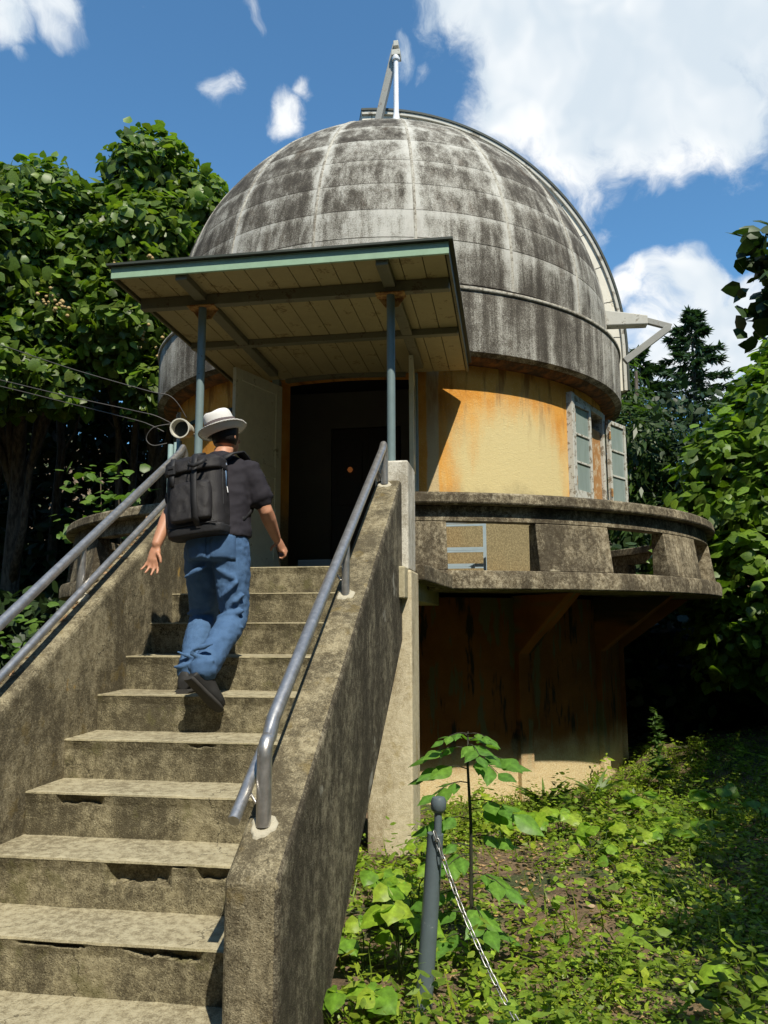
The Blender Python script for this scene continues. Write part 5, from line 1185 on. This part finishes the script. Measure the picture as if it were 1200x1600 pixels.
# ------------------------------------------------------------------ chain post and chain
def chain_post(x, y, dx, label):
    z = float(gz(x, y)); t = thing('chain_post', label, 'post', (x, y, z))
    tube([(x, y, z-.1), (x+dx*.85, y, z+.66)], [.036, .033], 18).build('post', 'chain_post', t, smooth=True, autosmooth=40)
    q = Vector((x+dx*.85, y, z+.66))
    tube([q+Vector((.008, 0, -.03)), q+Vector((.012, 0, .085))], .016, 10).build('neck', 'chain_post', t, smooth=True, autosmooth=40)
    b = MB(); b.lathe([(.001, -.032), (.020, -.030), (.031, -.016), (.033, .014), (.026, .030), (.001, .036)], 10, tuple(q+Vector((.014, 0, .112))), close=False); b.build('cap', 'chain_post', t, smooth=True, autosmooth=50)
    return q
q1 = chain_post(.705, .85, .075, 'leaning dark grey pipe post holding a chain in the weeds')
def link_mesh():
    b = MB(); n, k = 16, 6; L_, W_, r_ = .0135, .0085, .0029
    for i in range(n):
        a = 2*math.pi*i/n; cx = W_*math.cos(a); cy = W_*math.sin(a)+math.copysign(L_, math.sin(a)) if abs(math.sin(a)) > 1e-6 else 0
        o = Vector((math.cos(a), math.sin(a), 0))
        for j in range(k):
            p = 2*math.pi*j/k; v = Vector((cx, cy, 0))+o*(r_*math.cos(p))+Vector((0, 0, r_*math.sin(p))); b.v.append(tuple(v))
    for i in range(n):
        for j in range(k): b.f.append((i*k+j, ((i+1) % n)*k+j, ((i+1) % n)*k+(j+1) % k, i*k+(j+1) % k))
    return b.mesh('link', smooth=True)
ch = thing('chain', 'galvanised steel chain sagging from the leaning post toward the bottom edge', 'chain', tuple(q1)); lm = link_mesh()
A_ = Vector((q1.x+.005, q1.y-.04, q1.z+.0)); B_ = Vector((1.62, -.30, .30)); mid = Vector((1.10, .38, -.03))
cp = [A_, A_+Vector((.045, -.02, -.12)), A_+Vector((.13, -.10, -.29)), Vector((1.05, .54, -.03)), Vector((1.18, .38, -.11)), Vector((1.34, .14, -.05)), Vector((1.48, -.10, .10)), B_]
cv = []
for i in range(len(cp)-1):
    p0, p1, p2, p3 = cp[max(i-1, 0)], cp[i], cp[i+1], cp[min(i+2, len(cp)-1)]
    for u in np.linspace(0, 1, 30, endpoint=False):
        cv.append(.5*((2*p1)+(p2-p0)*u+(2*p0-5*p1+4*p2-p3)*u*u+(3*p1-p0-3*p2+p3)*u**3))
d_ = [0]
for a, b_ in zip(cv, cv[1:]): d_.append(d_[-1]+(b_-a).length)
pitch = .0345; k = 0
while k*pitch < d_[-1]-pitch:
    s_ = k*pitch; i = max(j for j in range(len(d_)) if d_[j] <= s_); c = cv[i]; tg = (cv[min(i+2, len(cv)-1)]-cv[max(i-2, 0)]).normalized()
    sx = tg.cross(Vector((0, 0, 1))).normalized(); u_ = sx.cross(tg)
    if k % 2: sx, u_ = u_, -sx
    o = obj('link', lm, 'chain_zinc', ch); mw = Matrix.Identity(4)
    for r_ in range(3): mw[r_][0] = sx[r_]; mw[r_][1] = tg[r_]; mw[r_][2] = u_[r_]; mw[r_][3] = c[r_]-q1[r_]
    o.matrix_basis = mw; k += 1
# ------------------------------------------------------------------ tube lamp and cables by the wall, stool on the balcony
lt = thing('tube_lamp', 'cream cylindrical lamp housing with open dark end on the left wall', 'lamp', (-2.44, 5.62, 3.40))
ax = Vector((.10, -.97, -.12)).normalized(); c0 = Vector((-2.42, 5.50, 3.43))
b = MB(); prof_ = [(.06, .20), (.098, .16), (.105, .02), (.118, .0), (.120, -.10), (.128, -.105), (.128, -.15), (.112, -.15), (.108, -.11), (.098, .10), (.001, .10)]
b.lathe([(r_, -z) for r_, z in prof_], 24, (0, 0, 0), close=False)
rot = Vector((0, 0, 1)).rotation_difference(ax)
b.v = [tuple(rot @ Vector(v)*.85+c0) for v in b.v]; b.build('housing', 'lamp_cream', lt, smooth=True, autosmooth=35)
b = MB(); b.lathe([(.001, 0), (.10, 0)], 20, close=False); b.v = [tuple(rot @ Vector(v)*.85+c0-ax*-.02) for v in b.v]; b.build('reflector', 'glass_dark', lt)
tube([c0-ax*.14, c0-ax*.2+Vector((0, .12, .0)), (-2.40, 5.95, 3.42)], .018, 8).build('mounting_arm', 'steel_grey', lt, smooth=True)
t = thing('wall_pipes', 'green drain pipes on the wall corner under the tube lamp', 'pipes', (-2.62, 5.72, 1.74))
for x_ in (-2.70, -2.60, -2.53): tube([(x_, 5.72+(x_+2.6)*-.9, 1.74), (x_, 5.72+(x_+2.6)*-.9, 3.34)], .030 if x_ != -2.60 else .02, 10).build('pipe', 'pipe_green', t, smooth=True)
def cable(pts, r_, lab, m_='grey_cable'):
    v = [Vector(p) for p in pts]; out = []
    for i in range(len(v)-1):
        p0, p1, p2, p3 = v[max(i-1, 0)], v[i], v[i+1], v[min(i+2, len(v)-1)]
        for u in np.linspace(0, 1, 9, endpoint=False): out.append(.5*((2*p1)+(p2-p0)*u+(2*p0-5*p1+4*p2-p3)*u*u+(3*p1-p0-3*p2+p3)*u**3))
    out.append(v[-1]); o = tube(out, r_, 6).build('overhead_cable', m_, None, smooth=True); tag(o, lab, 'cable', 'overhead cables on the left'); return o
cable([(-9.5, 6.8, 6.9), (-6.6, 6.2, 5.40), (-4.4, 5.8, 4.46), (-2.95, 5.55, 3.93), (-2.62, 5.60, 3.84), (-2.48, 5.72, 3.62)], .0058, 'upper thin cable running from the trees to the eaves')
cable([(-9.5, 6.9, 5.9), (-6.6, 6.2, 4.78), (-4.4, 5.8, 4.08), (-3.0, 5.45, 3.66), (-2.72, 5.42, 3.58), (-2.55, 5.5, 3.5)], .0058, 'middle thin cable reaching the tube lamp')
cable([(-9.5, 6.95, 5.8), (-6.6, 6.25, 4.70), (-4.4, 5.85, 4.01), (-3.05, 5.5, 3.58), (-2.78, 5.42, 3.48), (-2.62, 5.45, 3.40)], .0058, 'lowest thin cable drooping to the tube lamp')
cable([(-2.55, 5.5, 3.5), (-2.72, 5.4, 3.44), (-2.80, 5.4, 3.32), (-2.72, 5.4, 3.24), (-2.58, 5.45, 3.27)], .005, 'looped cable end hanging by the tube lamp')
t = thing('metal_stand', 'pale blue tubular stand behind the first balcony opening', 'stand', (.69, 4.9, 1.70))
for x_ in (.42, .87):
    for y_ in (4.88, 5.1):
        b = MB(); b.box((x_-.012, y_-.012, 1.70), (x_+.012, y_+.012, 2.27)); b.build('leg', 'ladder_blue', t)
for z_, w_ in ((2.0, .028), (1.845, .03), (2.25, .02)):
    b = MB(); b.box((.433, 4.87, z_-w_/2), (.857, 4.895, z_+w_/2)); b.build('rail', 'ladder_blue', t)
    b = MB(); b.box((.433, 5.09, z_-w_/2), (.857, 5.112, z_+w_/2)); b.build('rail', 'ladder_blue', t)
